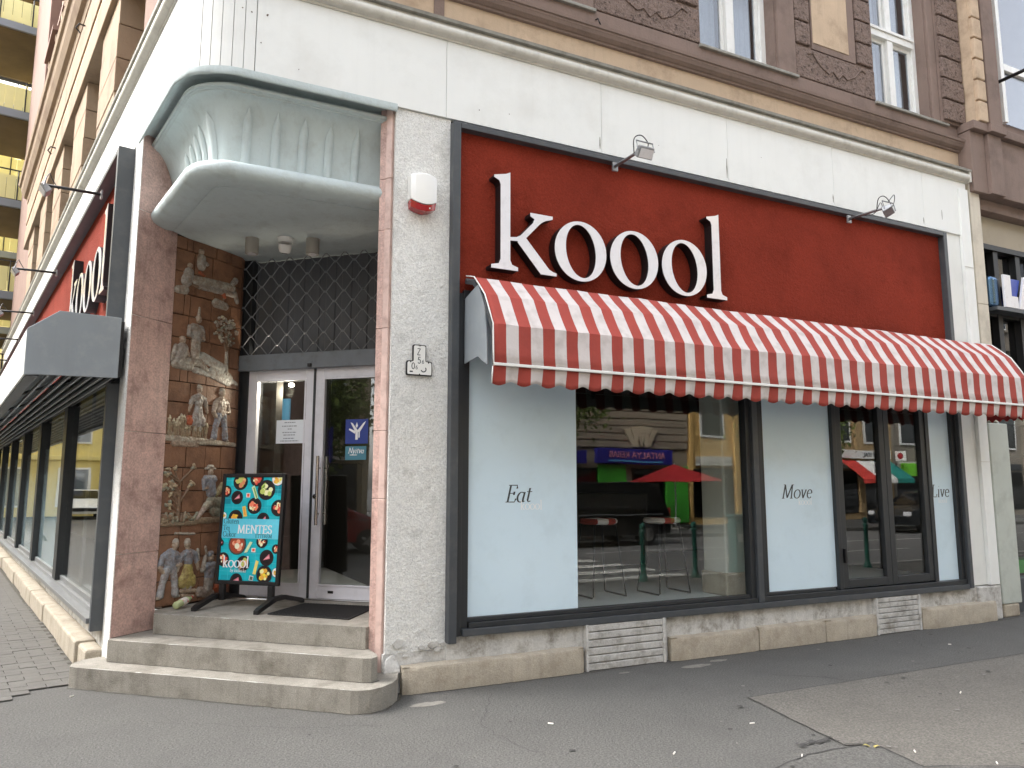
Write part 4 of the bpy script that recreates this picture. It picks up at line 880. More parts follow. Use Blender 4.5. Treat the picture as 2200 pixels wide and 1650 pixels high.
# harvesters
relief('relief_figure', woman(.345, 2.12, .45, GREY, (.36, .35, .33, 1)))
relief('relief_figure', man(.635, 2.05, .52, 0, (.42, .36, .30, 1), BLU))
relief('relief_jug', [(.25, 2.225, .042, .255, 2.215, .042, RED_, .9), (.23, 2.26, .014, .28, 2.262, .014, RED_, 1)])
wh = []
for k in range(46):
    u_ = random.uniform(.03, .46); z_ = 2.06 + random.uniform(-.01, .02); dx = random.uniform(-.03, .03); hh = random.uniform(.09, .2)
    wh.append((u_, z_, .006, u_ + dx, z_ + hh, .005, (.30, .24, .15, 1), 1.2)); wh.append((u_ + dx, z_ + hh, .010, u_ + dx * 1.3, z_ + hh + .025, .006, (.50, .44, .30, 1), 1.5))
relief('relief_wheat', wh, res=.006, rough=.002)
relief('relief_ground', [(.03, 2.05, .03, .45, 2.03, .035, (.42, .38, .30, 1), .4), (.45, 2.03, .03, .88, 2.02, .02, (.42, .38, .30, 1), .4), (.10, 2.0, .03, .35, 1.99, .02, (.34, .27, .2, 1), .4)])
# vine and resting man with hat
vn = [(.18, 1.29, .02, .19, 1.55, .012, BRN, 1.2)]
for k in range(16):
    z_ = 1.36 + random.random() * .38; sg = random.choice((-1, 1)); u_ = .185; e_ = u_ + sg * random.uniform(.06, .17); zz = z_ + random.uniform(.02, .14)
    vn.append((u_, z_ - .05, .008, e_, zz, .006, BRN, 1.2)); vn += [(e_ + random.uniform(-.02, .02), zz + random.uniform(-.02, .02), .017, e_ + random.uniform(-.03, .03), zz + random.uniform(-.03, .03), .008, random.choice([GRN, (.36, .28, .18, 1), (.45, .38, .24, 1)]), 1.3) for _ in range(2)]
for k in range(24):
    u_ = random.uniform(.02, .36); vn.append((u_, 1.27 + random.uniform(0, .05), .02, u_ + random.uniform(-.05, .05), 1.30 + random.uniform(-.02, .06), .008, random.choice([GRN, BRN, (.28, .22, .14, 1)]), 1.2))
relief('relief_vine', vn, res=.006, rough=.003)
relief('relief_figure', [(.535, 1.735, .03, .535, 1.75, .028, SKIN, 1.1), (.48, 1.772, .012, .59, 1.772, .012, LTG, 1.4), (.515, 1.79, .02, .555, 1.79, .02, LTG, 1.2), (.49, 1.67, .04, .58, 1.67, .04, BLU, 1), (.535, 1.65, .065, .56, 1.54, .06, BLU, 1), (.46, 1.66, .025, .47, 1.58, .02, BLU, 1.2), (.47, 1.58, .018, .58, 1.60, .015, SKIN, 1.5), (.56, 1.45, .06, .70, 1.43, .06, GRN, 1), (.56, 1.45, .05, .49, 1.40, .035, (.38, .36, .28, 1), 1), (.49, 1.40, .028, .40, 1.29, .018, (.46, .38, .32, 1), 1.2), (.60, 1.36, .05, .75, 1.34, .05, GRN, .8), (.62, 1.52, .03, .70, 1.60, .04, (.36, .33, .18, 1), 1)])
relief('relief_ground', [(.38, 1.27, .03, .80, 1.28, .03, (.26, .2, .13, 1), .6), (.03, 1.25, .02, .38, 1.255, .025, (.26, .2, .13, 1), .6)])
# dancers and fiddler
relief('relief_figure', man(.135, .585, .52, 0, BLU, (.36, .37, .38, 1), headdx=.04))
relief('relief_figure', woman(.325, .60, .50, BLU, YEL, headdx=-.02))
relief('relief_figure', [(.595, .905, .034, .60, .92, .032, SKIN, 1.1), (.585, .945, .032, .60, .95, .026, BLU, 1), (.54, .83, .04, .64, .83, .04, BLU, 1), (.59, .81, .065, .59, .73, .055, BLU, 1), (.59, .70, .06, .58, .62, .05, GREY, 1), (.50, .80, .024, .53, .93, .016, LTG, 1.2), (.66, .82, .024, .70, .73, .018, BLU, 1.3)])
relief('relief_basket', [(.70, .62, .05, .80, .62, .045, RED_, .8), (.48, .60, .05, .62, .57, .04, (.33, .28, .24, 1), .6)])
relief('relief_garland', [(.17, 1.165, .010, .38, 1.15, .010, LTG, 1.4)])
relief('relief_stick', [(.43, 1.0, .014, .45, .90, .010, LTG, 1.3)])
relief('relief_stick', [(.52, 1.02, .012, .54, .95, .010, LTG, 1.3)])
relief('relief_ground', [(.26, .63, .02, .42, .62, .02, (.42, .33, .24, 1), 1.0), (.28, .59, .02, .40, .575, .015, (.42, .33, .24, 1), 1.0)])
# ---- red fascia panel with grey surround and the shop window
rp = MB(); rp.box(2.40, 8.975, 5.945, 5.99, 3.2, 4.735); rp.build('red_panel', M['red'], B)
for n_, a in (('surround', (2.332, 2.402, 5.865, 5.96, .345, 4.785)), ('surround', (8.972, 9.036, 5.865, 5.96, .40, 4.785)), ('surround', (2.404, 8.970, 5.865, 5.96, 4.732, 4.784))):
    bx(n_, M['frame'], B, *a, bevel=.005)
YG = 5.97
W = bx('shop_window', M['framedk'], B, 2.403, 2.455, 5.90, 6.02, .392, 3.25, bevel=.004)
def wbar(x0, x1, y0, y1, z0, z1, mat='framedk', nm='window_bar'): return bx(nm, M[mat], W, x0, x1, y0, y1, z0, z1, bevel=.004)
wbar(2.458, 2.522, 5.925, 6.01, .45, 3.25)
wbar(2.458, 8.968, 5.872, 6.02, .392, .448, 'frame', 'window_sill'); wbar(2.525, 5.66, 5.90, 6.01, .449, .492); wbar(2.525, 5.60, 5.935, 6.005, .493, .527)
wbar(5.668, 8.968, 5.90, 6.01, .449, .50); wbar(5.80, 6.80, 5.935, 6.005, .501, .530)
wbar(5.60, 5.662, 5.92, 6.01, .449, 3.25); wbar(5.665, 5.735, 5.885, 6.02, .449, 3.25, 'frame'); wbar(5.738, 5.80, 5.92, 6.01, .501, 3.25); wbar(5.802, 5.856, 5.94, 6.0, .531, 3.25)
wbar(6.855, 6.915, 5.92, 6.01, .501, 3.25); wbar(8.42, 8.485, 5.92, 6.01, .501, 3.25); wbar(8.952, 8.970, 5.90, 6.02, .501, 3.25); wbar(8.905, 8.95, 5.92, 6.01, .501, 3.25) 
wbar(2.458, 8.968, 5.90, 6.02, 3.2, 3.28)
def sash(x0, x1):
    m = MB(); f = .085
    for k in ((x0, x0 + f, .515, 3.19), (x1 - f, x1, .515, 3.19), (x0 + f, x1 - f, .515, .60), (x0 + f, x1 - f, 3.10, 3.19)): m.box(k[0], k[1], 5.93, 5.985, k[2], k[3])
    s_ = m.build('folding_sash', M['framedk'], W, bevel=.005)
for x0, x1 in ((6.918, 7.698), (7.704, 8.418)): sash(x0, x1)
def pane(x0, x1, z0, z1): m = MB(); m.box(x0, x1, YG - .004, YG + .004, z0, z1); return m.build('pane', M['glass'], W)
pane(2.52, 5.605, .52, 3.2); pane(5.85, 6.86, .52, 3.2); pane(6.995, 7.62, .595, 3.11); pane(7.78, 8.34, .595, 3.11); pane(8.48, 8.91, .495, 3.2)
def film(x0, x1, z0): m = MB(); m.box(x0, x1, YG - .0065, YG - .0045, z0, 3.2); return m.build('window_film', M['film'], W)
film(2.524, 3.601, .529); film(5.858, 6.853, .532); film(8.487, 8.903, .502)
def wtext(s, x, z, size, mat, lift=.0066, **k):
    m = MB(); text(m, s, (x, YG, z), (1, 0, 0), (0, 0, 1), (0, -1, 0), size, lift=lift + .0004, **k); return m.build('lettering', M[mat], W)
wtext('Eat', 2.878, 1.462, .158, 'ink', slant=.22, thick=.105, thin=.038, xs=1.08); wtext('koool', 3.027, 1.398, .082, 'whiteink', thick=.10, thin=.04)
wtext('Move', 6.10, 1.472, .155, 'ink', slant=.22, thick=.105, thin=.038, xs=1.1); wtext('koool', 6.34, 1.405, .075, 'whiteink', thick=.10, thin=.04)
wtext('Live', 8.512, 1.472, .155, 'ink', slant=.12, thick=.105, thin=.038, xs=1.12); wtext('koool', 8.63, 1.405, .06, 'whiteink', thick=.10, thin=.04)
ht = MB(); ht.box(6.93, 6.955, 5.895, 5.93, .78, .93); ht.build('window_latch', M['blackm'], W, bevel=.004)
# ---- interior behind the glass
inn = thing('shop_interior', (5.5, 8.2, .45), None, None); tag(inn, kind='structure')
bx('interior_floor', M['infloor'], inn, 2.36, 9.5, 6.03, 11.0, .36, .46, bevel=0)
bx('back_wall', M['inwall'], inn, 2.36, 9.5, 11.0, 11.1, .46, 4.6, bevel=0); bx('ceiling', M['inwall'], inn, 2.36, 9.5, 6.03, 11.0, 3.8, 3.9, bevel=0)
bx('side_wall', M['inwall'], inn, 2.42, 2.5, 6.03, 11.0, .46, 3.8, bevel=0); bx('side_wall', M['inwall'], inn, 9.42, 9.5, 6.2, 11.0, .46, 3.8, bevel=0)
c = MB(); c.box(5.62, 5.98, 6.30, 6.66, .46, 3.8); c.build('interior_column', M['incol'], inn, bevel=.02)
c = MB(); c.box(5.60, 6.0, 6.28, 6.68, .46, .70); c.build('column_base', M['stone'], inn, bevel=.02)
bx('counter', pmat('counter_wood', lin(52, 44, 36), .5, .2, 6), inn, 3.2, 6.9, 9.4, 10.0, .46, 1.5, bevel=.01)
lob = thing('lobby_interior', (2.4, 9.0, .5), None, None); tag(lob, kind='structure')
lpoly = [(.78, 8.74), (2.41, 7.24), (2.41, 10.6), (.4, 10.6)]
b = MB(); b.slab(lpoly, .42, .50); b.build('lobby_floor', M['infloor'], lob)
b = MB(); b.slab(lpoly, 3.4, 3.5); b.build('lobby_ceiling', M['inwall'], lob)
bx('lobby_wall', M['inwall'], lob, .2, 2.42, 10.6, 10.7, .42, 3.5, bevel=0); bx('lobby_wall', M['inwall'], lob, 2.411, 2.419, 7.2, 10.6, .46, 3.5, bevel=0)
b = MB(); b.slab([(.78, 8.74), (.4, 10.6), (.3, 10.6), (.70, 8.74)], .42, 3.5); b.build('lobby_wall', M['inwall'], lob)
# picture on the lobby wall, seen through the left pane
pic = MB(MC); pic.box(-5.27, -4.89, 7.6, 7.63, 2.12, 2.60); pic = pic.build('hanging_poster', pmat('blue_poster', lin(70, 130, 170), .5, .05, 3)); tag(pic, 'blue poster hanging inside behind the left door pane', 'poster')
pp_ = MB(MC); pp_.lathe((-5.08, 7.597, 2.40), [(.10, 0), (.10, -.004)], 20, 'y'); adopt(pp_.build('yellow_disc', pmat('poster_yellow', lin(190, 170, 90), .5, .2, 20)), pic)
def stool(loc, label, rz=0):
    t = thing('bar_stool', loc, label, 'bar stool', 'bar stools behind the shop window')
    s_ = MB(Matrix.Translation(loc)); s_.lathe((0, 0, .74), [(.17, 0), (.20, .015), (.205, .04), (.19, .06), (.0, .068)], 28); s_.build('seat', M['awning'], t, smooth='auto')
    for sx in (-1, 1):
        l = MB(Matrix.Translation(loc)); l.tube([(sx * .13, -.13, .74), (sx * .20, -.20, .02), (sx * .21, -.19, .010), (sx * .21, .19, .010), (sx * .20, .20, .02), (sx * .13, .13, .74)], .009, 8); l.build('sled_leg', M['black'], t, smooth=True)
    l = MB(Matrix.Translation(loc)); l.tube([(-.18, -.185, .25), (.18, -.185, .25)], .008, 8); l.build('footrest', M['black'], t, smooth=True)
stool((4.46, 6.95, .46), 'bar stool with striped seat behind the big pane, nearer the frosted panel'); stool((5.22, 6.85, .46), 'bar stool with striped seat behind the big pane, nearer the white column')
# ---- shop signs: raised letters
def sign(name, Mx, x0, z0, size, label, loc):
    t = thing(name, loc, label, 'sign')
    xs = [0, .703, 1.372, 2.045, 2.665]
    for ch, x in zip('koool', xs): big_letter(t, ch, Mx, x0 + x * size, z0, size, -.118, -.01)
    return t
sign('shop_sign', frame((0, 5.945, 0), (1, 0, 0), (0, 1, 0)), 2.676, 3.487, .90, 'white koool letter sign on the red panel above the striped awning', (4.0, 5.9, 3.48))
sign('shop_sign', MLr @ Matrix.Translation((0, 0, 0)), -3.48, 3.50, .90, 'white koool letter sign seen edge-on above the grey side awning', tuple(P0 + Ld * 2 + Vector((0, 0, 3.5))))
# ---- striped awning
aw = thing('striped_awning', (6.0, 5.6, 2.5), 'curved red and white striped awning with scalloped valance over the shop window', 'awning')
X0, X1 = 2.462, 9.47
prof = [(5.86, 3.39), (5.77, 3.365), (5.69, 3.34), (5.58, 3.243), (5.472, 3.143), (5.415, 3.05), (5.362, 2.962), (5.311, 2.872), (5.306, 2.76), (5.302, 2.65), (5.297, 2.548)]
nx = 120
b = MB(); g = []
for k, (y, z) in enumerate(prof):
    sg = [abs(math.sin(math.pi * i / (nx / 4))) * (.012 if k not in (0, 2, 4, 7, 10) else .004) for i in range(nx + 1)]
    g.append([(X0 + (X1 - X0) * i / nx, y + sg[i] + (.007 * mnoise.noise(Vector((i * .33, k * .6, 0))) if 0 < k < 10 else 0), z - sg[i] * .6 + (.007 * mnoise.noise(Vector((i * .33, k * .6, 5))) if 0 < k < 10 else 0)) for i in range(nx + 1)])
b.rows(g); b.build('canopy_fabric', M['awning'], aw, solid=.003, smooth=11.0)
b = MB(); nv = 400; rows = []
for k in range(5):
    t = k / 4; row = []
    for i in range(nv + 1):
        x = X0 - .003 + (X1 - X0 + .006) * i / nv; zb = 2.400 - .016 * math.cos(2 * math.pi * ((x - X0) / .222 - .25)); z = 2.542 + (zb - 2.542) * t
        row.append((x, 5.31 + .02 * t + .010 * t * math.sin(2 * math.pi * x / .222 + 1) + .008 * t * mnoise.noise(Vector((x * 3, 0, 0))), z))
    rows.append(row)
b.rows(rows); b.build('valance', M['awning'], aw, solid=.003, smooth=True)
b = MB(); rows = []
for k in range(3):
    t = k / 2; rows.append([(X1, 5.32 + .5 * i / 40, 2.542 + (2.395 - .016 * math.cos(i * .9) - 2.542) * t) for i in range(41)])
b.rows(rows); b.build('side_valance', pmat('dark_red_fabric', lin(150, 40, 40), .85, .06, 4), aw, solid=.003)
b = MB(); b.box(X0 - .004, X1 + .004, 5.283, 5.302, 2.535, 2.558); b.build('front_rail', M['white'], aw, bevel=.004)
pip = MB(); pip.tube([(X0 - .004, y - .002, z + .002) for y, z in prof], .006, 6); pip.build('white_piping', M['white'], aw, smooth=True); pip = MB(); pip.tube([(X1 + .004, y - .002, z + .002) for y, z in prof], .006, 6); pip.build('white_piping', M['white'], aw, smooth=True)
pip = MB(); pip.tube([(X0 - .004, 5.312, 2.53), (X0 - .004, 5.33, 2.40)], .005, 6); pip.build('white_piping', M['white'], aw, smooth=True)
def bow(x):
    b = MB(); b.rows([[(x + dx, y + .02, z - .03) for dx in (-.016, .016)] for y, z in prof]); b.rows([[(x + dx, y + .045, z - .055) for dx in (-.016, .016)] for y, z in prof]); 
    for dx in (-.016, .016): b.rows([[(x + dx, y + .02, z - .03), (x + dx, y + .045, z - .055)] for y, z in prof])
    b.build('bow_frame', M['frame'], aw)
for x in (X0 + .02, 4.2, 6.0, 7.8, X1 - .02): bow(x)
b = MB(); b.prism([(2.462, 5.90, 2.635), (2.462, 5.62, 2.655), (2.462, 5.565, 2.625), (2.462, 5.43, 2.56), (2.462, 5.445, 2.80), (2.462, 5.49, 3.05), (2.462, 5.62, 3.262), (2.462, 5.90, 3.20)], (.012, 0, 0)); b.build('side_panel', M['awnside'], aw, bevel=.002)
b = MB(); b.tube([(X0 + .01, 5.90, 3.36), (X1 - .01, 5.90, 3.36)], .025, 10); b.build('wall_bar', M['frame'], aw, smooth=True)
# ---- side street shop window, red panel and box awning (s, o, z)
bx('red_panel', M['red'], B, .40, 19.2, -.015, .02, 3.05, 4.735, M=ML, bevel=0)
for a in ((.336, .405, -.02, .145, 3.09, 4.79), (.41, 19.2, -.02, .145, 4.735, 4.79), (.336, .41, -.02, .10, .345, 2.53)): bx('surround', M['frame'], B, *a, M=ML, bevel=.005)
WL = bx('side_window', M['framedk'], B, .412, .50, -.06, .06, .40, 3.0, M=ML, bevel=.004)
def lbar(*a, mat='framedk', nm='window_bar'): return bx(nm, M[mat], WL, *a, M=ML, bevel=.004)
lbar(.412, 18.5, -.06, .125, .405, .452, mat='gal', nm='window_sill'); lbar(.642, 18.5, -.06, .05, .453, .50, mat='gal'); lbar(.502, 18.5, -.06, .02, .501, .56, mat='gal')
for i in range(6):
    s0 = .645 + 2.95 * i
    lbar(s0 + 2.62, s0 + 2.90, -.06, .068, .502, 3.0)
    m = MB(ML); m.box(s0 - (.14 if i == 0 else .045), s0 + 2.615, -.004, .004, .56, 3.0); m.build('pane', M['glass'], WL)
    if i: 
        m = MB(ML); m.box(s0 + .0, s0 + 2.59, -.012, -.008, .56, 2.15); m.build('window_film', M['film'], WL)
    if i == 0: lbar(s0 + 1.28, s0 + 1.30, -.04, -.008, .56, 3.0, mat='gal')
sin_ = thing('side_interior', tuple(P0 + Ld * 9 - Nd * 1.5 + Vector((0, 0, .45))), None, None); tag(sin_, kind='structure')
bx('interior_floor', M['infloor'], sin_, .3, 18.8, -1.6, -.10, .36, .44, M=ML, bevel=0); bx('back_wall', M['inwall'], sin_, .6, 18.8, -1.62, -1.55, .44, 3.4, M=ML, bevel=0)
sa = thing('side_awning', tuple(P0 + Ld * 9 + Nd * .4 + Vector((0, 0, 2.5))), 'grey boxed awning with white front and slatted underside on the side street', 'awning')
pf = [(.065, 3.085), (.54, 3.085), (.765, 2.905), (.76, 2.515), (.655, 2.525), (.065, 2.545)]
b = MB(ML); b.prism([(.05, o, z) for o, z in pf], (.02, 0, 0)); b.build('side_panel', M['awnside'], sa, bevel=.003)
for s0 in [i * 2.4 + .072 for i in range(8)]:
    b = MB(ML); e = s0 + 2.395; b.prism([(s0, .748, 2.52), (s0, .766, 2.517), (s0, .767, 2.90), (s0, .749, 2.90)], (e - s0, 0, 0)); b.build('front_panel', M['fascia'], sa, bevel=.002)
b = MB(ML); b.prism([(.072, .065, 3.07), (.072, .54, 3.07), (.072, .76, 2.902), (.072, .76, 2.912), (.072, .545, 3.084), (.072, .065, 3.084)], (19.0, 0, 0)); b.build('roof_sheet', M['awnside'], sa)
b = MB(ML); b.box(.072, 19.0, .655, .745, 2.512, 2.53); b.build('edge_trim', M['frame'], sa, bevel=.002)
for k in range(7):
    b = MB(ML); b.box(.08, 19.0, .10 + k * .078, .118 + k * .078, 2.535, 2.565); b.build('slat', M['gal'], sa, bevel=.002)
for k in range(8):
    b = MB(ML); b.tube([(1.0 + k * 2.4, .05, 2.9), (1.0 + k * 2.4, .74, 2.62)], .018, 6); b.build('folding_arm', M['frame'], sa, smooth=True)
bx('awning_case', M['blackm'], sa, .1, 19.0, .03, .06, 2.56, 3.06, M=ML, bevel=0)
# ---- floodlights
def flood(Mx, label, armm='gal', ln=.55, rise=-.05, dx=-.05, broken=False, group='floodlights above the red panels'):
    o = Mx @ Vector((0, 0, 0)); t = thing('floodlight', tuple(o), label, 'floodlight', group)
    a = MB(Mx); a.tube([(0, 0, 0), (dx * .5, -ln * .55, rise * .5), (dx, -ln, rise)], .016, 8); a.build('arm', M[armm], t, smooth=True)
    br = MB(Mx); br.box(-.03, .03, -.01, .01, -.05, .04); br.build('wall_bracket', M['gal'], t, bevel=.002)
    hx, hy, hz = dx, -ln, rise
    bk = MB(Mx); bk.tube([(hx - .09, hy - .02, hz - .035), (hx - .09, hy, hz + .055), (hx + .09, hy, hz + .055), (hx + .09, hy - .02, hz - .035)], .007, 6); bk.build('yoke', M['gal'], t)
    h = MB(Mx @ Matrix.Translation((hx, hy, hz - .04)) @ Matrix.Rotation(R(38 if not broken else 70), 4, 'X') @ Matrix.Rotation(R(0 if not broken else 28), 4, 'Y'))
    h.hexa([(-.085, -.035, -.055), (.085, -.035, -.055), (.085, .035, -.05), (-.085, .035, -.05), (-.08, -.02, .05), (.08, -.02, .05), (.08, .02, .05), (-.08, .02, .05)]); h.build('lamp_head', M['gal'], t, bevel=.008)
    if not broken:
        l = MB(h.M); l.box(-.07, .07, -.0385, -.0352, -.045, .035); l.build('lamp_glass', M['acrylic'], t)
    cb = MB(Mx); 
    def wire(pts, r=.005):
        P = [Vector(p) for p in pts]; out = []
        for i in range(len(P) - 1):
            for k in range(6):
                f = k / 6; p0 = P[max(i - 1, 0)]; p1 = P[i]; p2 = P[i + 1]; p3 = P[min(i + 2, len(P) - 1)]
                out.append(.5 * ((2 * p1) + (p2 - p0) * f + (2 * p0 - 5 * p1 + 4 * p2 - p3) * f * f + (3 * p1 - p0 - 3 * p2 + p3) * f ** 3))
        out.append(P[-1]); cb.tube(out, r, 6)
    wire([(hx - .03, hy + .12, hz - .01), (hx - .07, hy + .06, hz + .10), (hx - .01, hy + .03, hz + .13), (hx + .04, hy, hz + .05), (hx + .02, hy, hz - .02)])
    if broken: wire([(-.02, .0, -.03), (-.02, -.15, -.02), (.04, -.3, -.03), (.0, -.42, .05), (hx - .02, hy + .05, hz)], .004); wire([(hx, hy, hz + .05), (hx + .07, hy - .03, hz + .14), (hx + .1, hy, hz + .06), (hx + .03, hy, hz - .03)], .004)
    cb.build('cable', M['black'], t, smooth=True)
flood(frame((4.02, 5.87, 4.69), (1, 0, 0), (0, 1, 0)), 'floodlight on a short arm above the koool letters on the front')
flood(frame((7.27, 5.87, 4.68), (1, 0, 0), (0, 1, 0)), 'broken floodlight with dangling white wires at the right end of the red panel', broken=True)
for i, s0 in enumerate((1.26, 5.08, 8.5, 11.7, 15.2)):
    flood(MLr @ Matrix.Translation((-s0, -.14, (4.60, 4.64, 4.68, 4.70, 4.72)[i])), ['floodlight on a long arm over the side street, nearest the corner', 'second floodlight from the corner over the side street', 'third floodlight from the corner over the side street', 'fourth floodlight from the corner over the side street', 'farthest floodlight over the side street'][i], armm='black', ln=.5, rise=-.02, dx=0)
# ---- alarm siren, hydrant plate, ceiling lamps, camera
t = thing('alarm_siren', (2.06, 5.93, 3.92), 'white alarm siren box with red lens on the grey stucco pilaster', 'alarm')
b = MB(); xs = [1.945, 1.985, 2.06, 2.14, 2.18]; 
def sy(x): return 5.86 - .035 * (1 - ((x - 2.0625) / .118) ** 2)
bm_rows = []
n = 12
for z in (4.005, 4.02, 4.205, 4.22):
    bm_rows.append([(1.945 + .235 * i / n, sy(1.945 + .235 * i / n) + (.012 if z in (4.22,) else 0), z + (-.045 * (1 - ((i - n / 2) / (n / 2)) ** 2) if z < 4.1 else .018 * (1 - ((i - n / 2) / (n / 2)) ** 2))) for i in range(n + 1)])
b.rows(bm_rows)
bk = [[(x, 5.947, z) for x, y, z in r] for r in bm_rows]
b.rows([bm_rows[-1], bk[-1]]); b.rows([bk[0], bm_rows[0]]); b.rows([[r[0] for r in bm_rows], [r[0] for r in bk]]); b.rows([[r[-1] for r in bm_rows], [r[-1] for r in bk]])
bmesh.ops.remove_doubles(b.bm, verts=b.bm.verts[:], dist=1e-5); b.build('cover', M['whitepl'], t, smooth='auto', bevel=.004)
b = MB(); top = [(1.950 + .225 * i / n, sy(1.945 + .235 * i / n) + .006, 4.0 - .045 * (1 - ((i - n / 2) / (n / 2)) ** 2)) for i in range(n + 1)]; bot = [(1.955 + .215 * i / n, y + .012, z - .062 + .012 * (1 - ((i - n / 2) / (n / 2)) ** 2)) for i, (x, y, z) in enumerate(top)]
b.rows([top, bot]); b.rows([bot, [(x, 5.947, z) for x, y, z in bot]]); b.rows([[(x, 5.947, z) for x, y, z in top], [(x, 5.947, z) for x, y, z in bot]][::-1]); b.poly([top[0], bot[0], (bot[0][0], 5.947, bot[0][2]), (top[0][0], 5.947, top[0][2])]); b.poly([top[-1], bot[-1], (bot[-1][0], 5.947, bot[-1][2]), (top[-1][0], 5.947, top[-1][2])])
bmesh.ops.remove_doubles(b.bm, verts=b.bm.verts[:], dist=1e-5); b.build('red_lens', M['redpl'], t, smooth='auto')
b = MB(); b.lathe((2.11, 5.845, 3.935), [(.006, 0), (.006, -.006)], 10, 'y'); b.build('lamp_dot', M['whiteink'], t)
t = thing('hydrant_plate', (2.07, 5.945, 2.51), 'small white enamel plate with Z 56 06 on the grey pilaster', 'plate')
def tee(k, y, ys):
    def rr(x0, x1, z0, z1, r): return [(x0 + r, z0), (x1 - r, z0), (x1, z0 + r), (x1, z1 - r), (x1 - r, z1), (x0 + r, z1), (x0, z1 - r), (x0, z0 + r)]
    o = [(1.966 + k, 2.515 + k), (2.174 - k, 2.515 + k), (2.178 - k, 2.525 + k), (2.178 - k, 2.615 - k), (2.172 - k, 2.628 - k), (2.128 - k, 2.632 - k), (2.124 - k, 2.638), (2.124 - k, 2.756 - k), (2.116 - k, 2.766 - k), (2.024 + k, 2.766 - k), (2.016 + k, 2.756 - k), (2.016 + k, 2.638), (2.012 + k, 2.632 - k), (1.970 + k, 2.628 - k), (1.962 + k, 2.615 - k), (1.962 + k, 2.525 + k)]
    m = MB(); m.prism([(x, y, z) for x, z in o], (0, ys - y, 0)); return m
tee(-.004, 5.926, 5.946).build('plate_edge', M['blackm'], t); tee(.004, 5.922, 5.9255).build('plate', M['whitepl'], t)
m = MB()
text(m, 'Z', (2.045, 5.922, 2.682), (1, 0, 0), (0, 0, 1), (0, -1, 0), .058, .10, .10); text(m, '5', (2.052, 5.922, 2.612), (1, 0, 0), (0, 0, 1), (0, -1, 0), .056, .12, .10); text(m, '6', (2.09, 5.922, 2.612), (1, 0, 0), (0, 0, 1), (0, -1, 0), .034, .13, .11)
text(m, '0', (1.998, 5.922, 2.562), (1, 0, 0), (0, 0, 1), (0, -1, 0), .056, .12, .10); text(m, '6', (2.035, 5.922, 2.562), (1, 0, 0), (0, 0, 1), (0, -1, 0), .034, .13, .11)
stroke(m, arc(2.105, 2.565, .022, .022, 200, 400, 10), .009, .009, lambda x, z, o: Vector((x, 5.9214 - o, z)), .0002)
m.box(1.985, 2.012, 5.9212, 5.9218, 2.535, 2.547); m.build('lettering', M['ink'], t)
m = MB()
for x, z in ((2.07, 2.762), (1.992, 2.622), (2.148, 2.622), (2.07, 2.52)): m.lathe((x, 5.921, z), [(.006, 0), (.006, -.004)], 8, 'y')
m.build('screw', M['black'], t)
TAUPE = pmat('taupe_lamp_can', lin(160, 156, 148), .45, .04, 6)
for i, (x, y) in enumerate(((.895, 7.53), (1.43, 7.29))):
    t = thing('ceiling_lamp', (x, y, 3.84), ('cylindrical ceiling spotlight under the canopy, nearer the terracotta wall', 'cylindrical ceiling spotlight under the canopy, nearer the pilaster')[i], 'ceiling lamp', 'spotlights under the canopy')
    b = MB(); b.lathe((x, y, 3.84), [(.040, .006), (.060, 0), (.064, .004), (.064, .157)], 24); b.build('can', TAUPE, t, smooth='auto'); b = MB(); b.lathe((x, y, 3.838), [(.04, 0), (.04, .004)], 20); b.build('lens', M['acrylic'], t)
x, y = 1.185, 7.38
t = thing('dome_camera', (x, y, 3.86), 'white dome security camera between the two canopy spotlights', 'camera')
b = MB(Matrix.Translation((x, y, 3.997)) ); b.lathe((0, 0, -.05), [(.070, 0), (.072, .04), (.076, .05)], 24); b.build('base', M['whitepl'], t, smooth='auto')
b = MB(Matrix.Translation((x, y, 3.93)) @ Matrix.Rotation(R(18), 4, 'X')); b.lathe((0, 0, -.08), [(.032, 0), (.050, .006), (.062, .04), (.066, .085)], 24); b.build('housing', M['whitepl'], t, smooth='auto')
b = MB(Matrix.Translation((x, y, 3.93)) @ Matrix.Rotation(R(18), 4, 'X')); b.lathe((0, -.004, -.086), [(.026, 0), (.028, .006)], 16); b.build('lens', M['blackm'], t)
# ---- poster stand on the landing
ps = thing('poster_stand', tuple(MC @ Vector((-4.36, 6.2, .5))), 'black pavement poster stand with teal food poster on the landing', 'poster stand')
pu0, pu1, pz0, pz1, pn = -4.70, -4.02, .70, 1.72, 6.20
def PF(u, n, z): 
    return (u, n, z)
TL_ = MC @ Matrix.Translation((0, pn, pz0)) @ Matrix.Rotation(R(-3), 4, 'X')
fw = .034; H = pz1 - pz0
m = MB(TL_)
for k in ((pu0, pu0 + fw, 0, H), (pu1 - fw, pu1, 0, H), (pu0 + fw, pu1 - fw, 0, fw), (pu0 + fw, pu1 - fw, H - fw, H)): m.box(k[0], k[1], -.022, .022, k[2], k[3])
m.build('poster_frame', M['black'], ps, bevel=.006)
m = MB(TL_); m.box(pu0 + fw, pu1 - fw, -.008, .018, fw, H - fw); back = m.build('poster_board', M['black'], ps)
pw, ph_ = pu1 - pu0 - 2 * fw, H - 2 * fw
m = MB(TL_); lay = [0]
def pt(x, y): return (pu0 + fw + x * pw, -.0085 - lay[0] * .000015, fw + y * ph_)
asp = pw / ph_
pc = lambda c: tuple(min(.92, v * 1.3) for v in lin(*c)[:3]) + (1,)
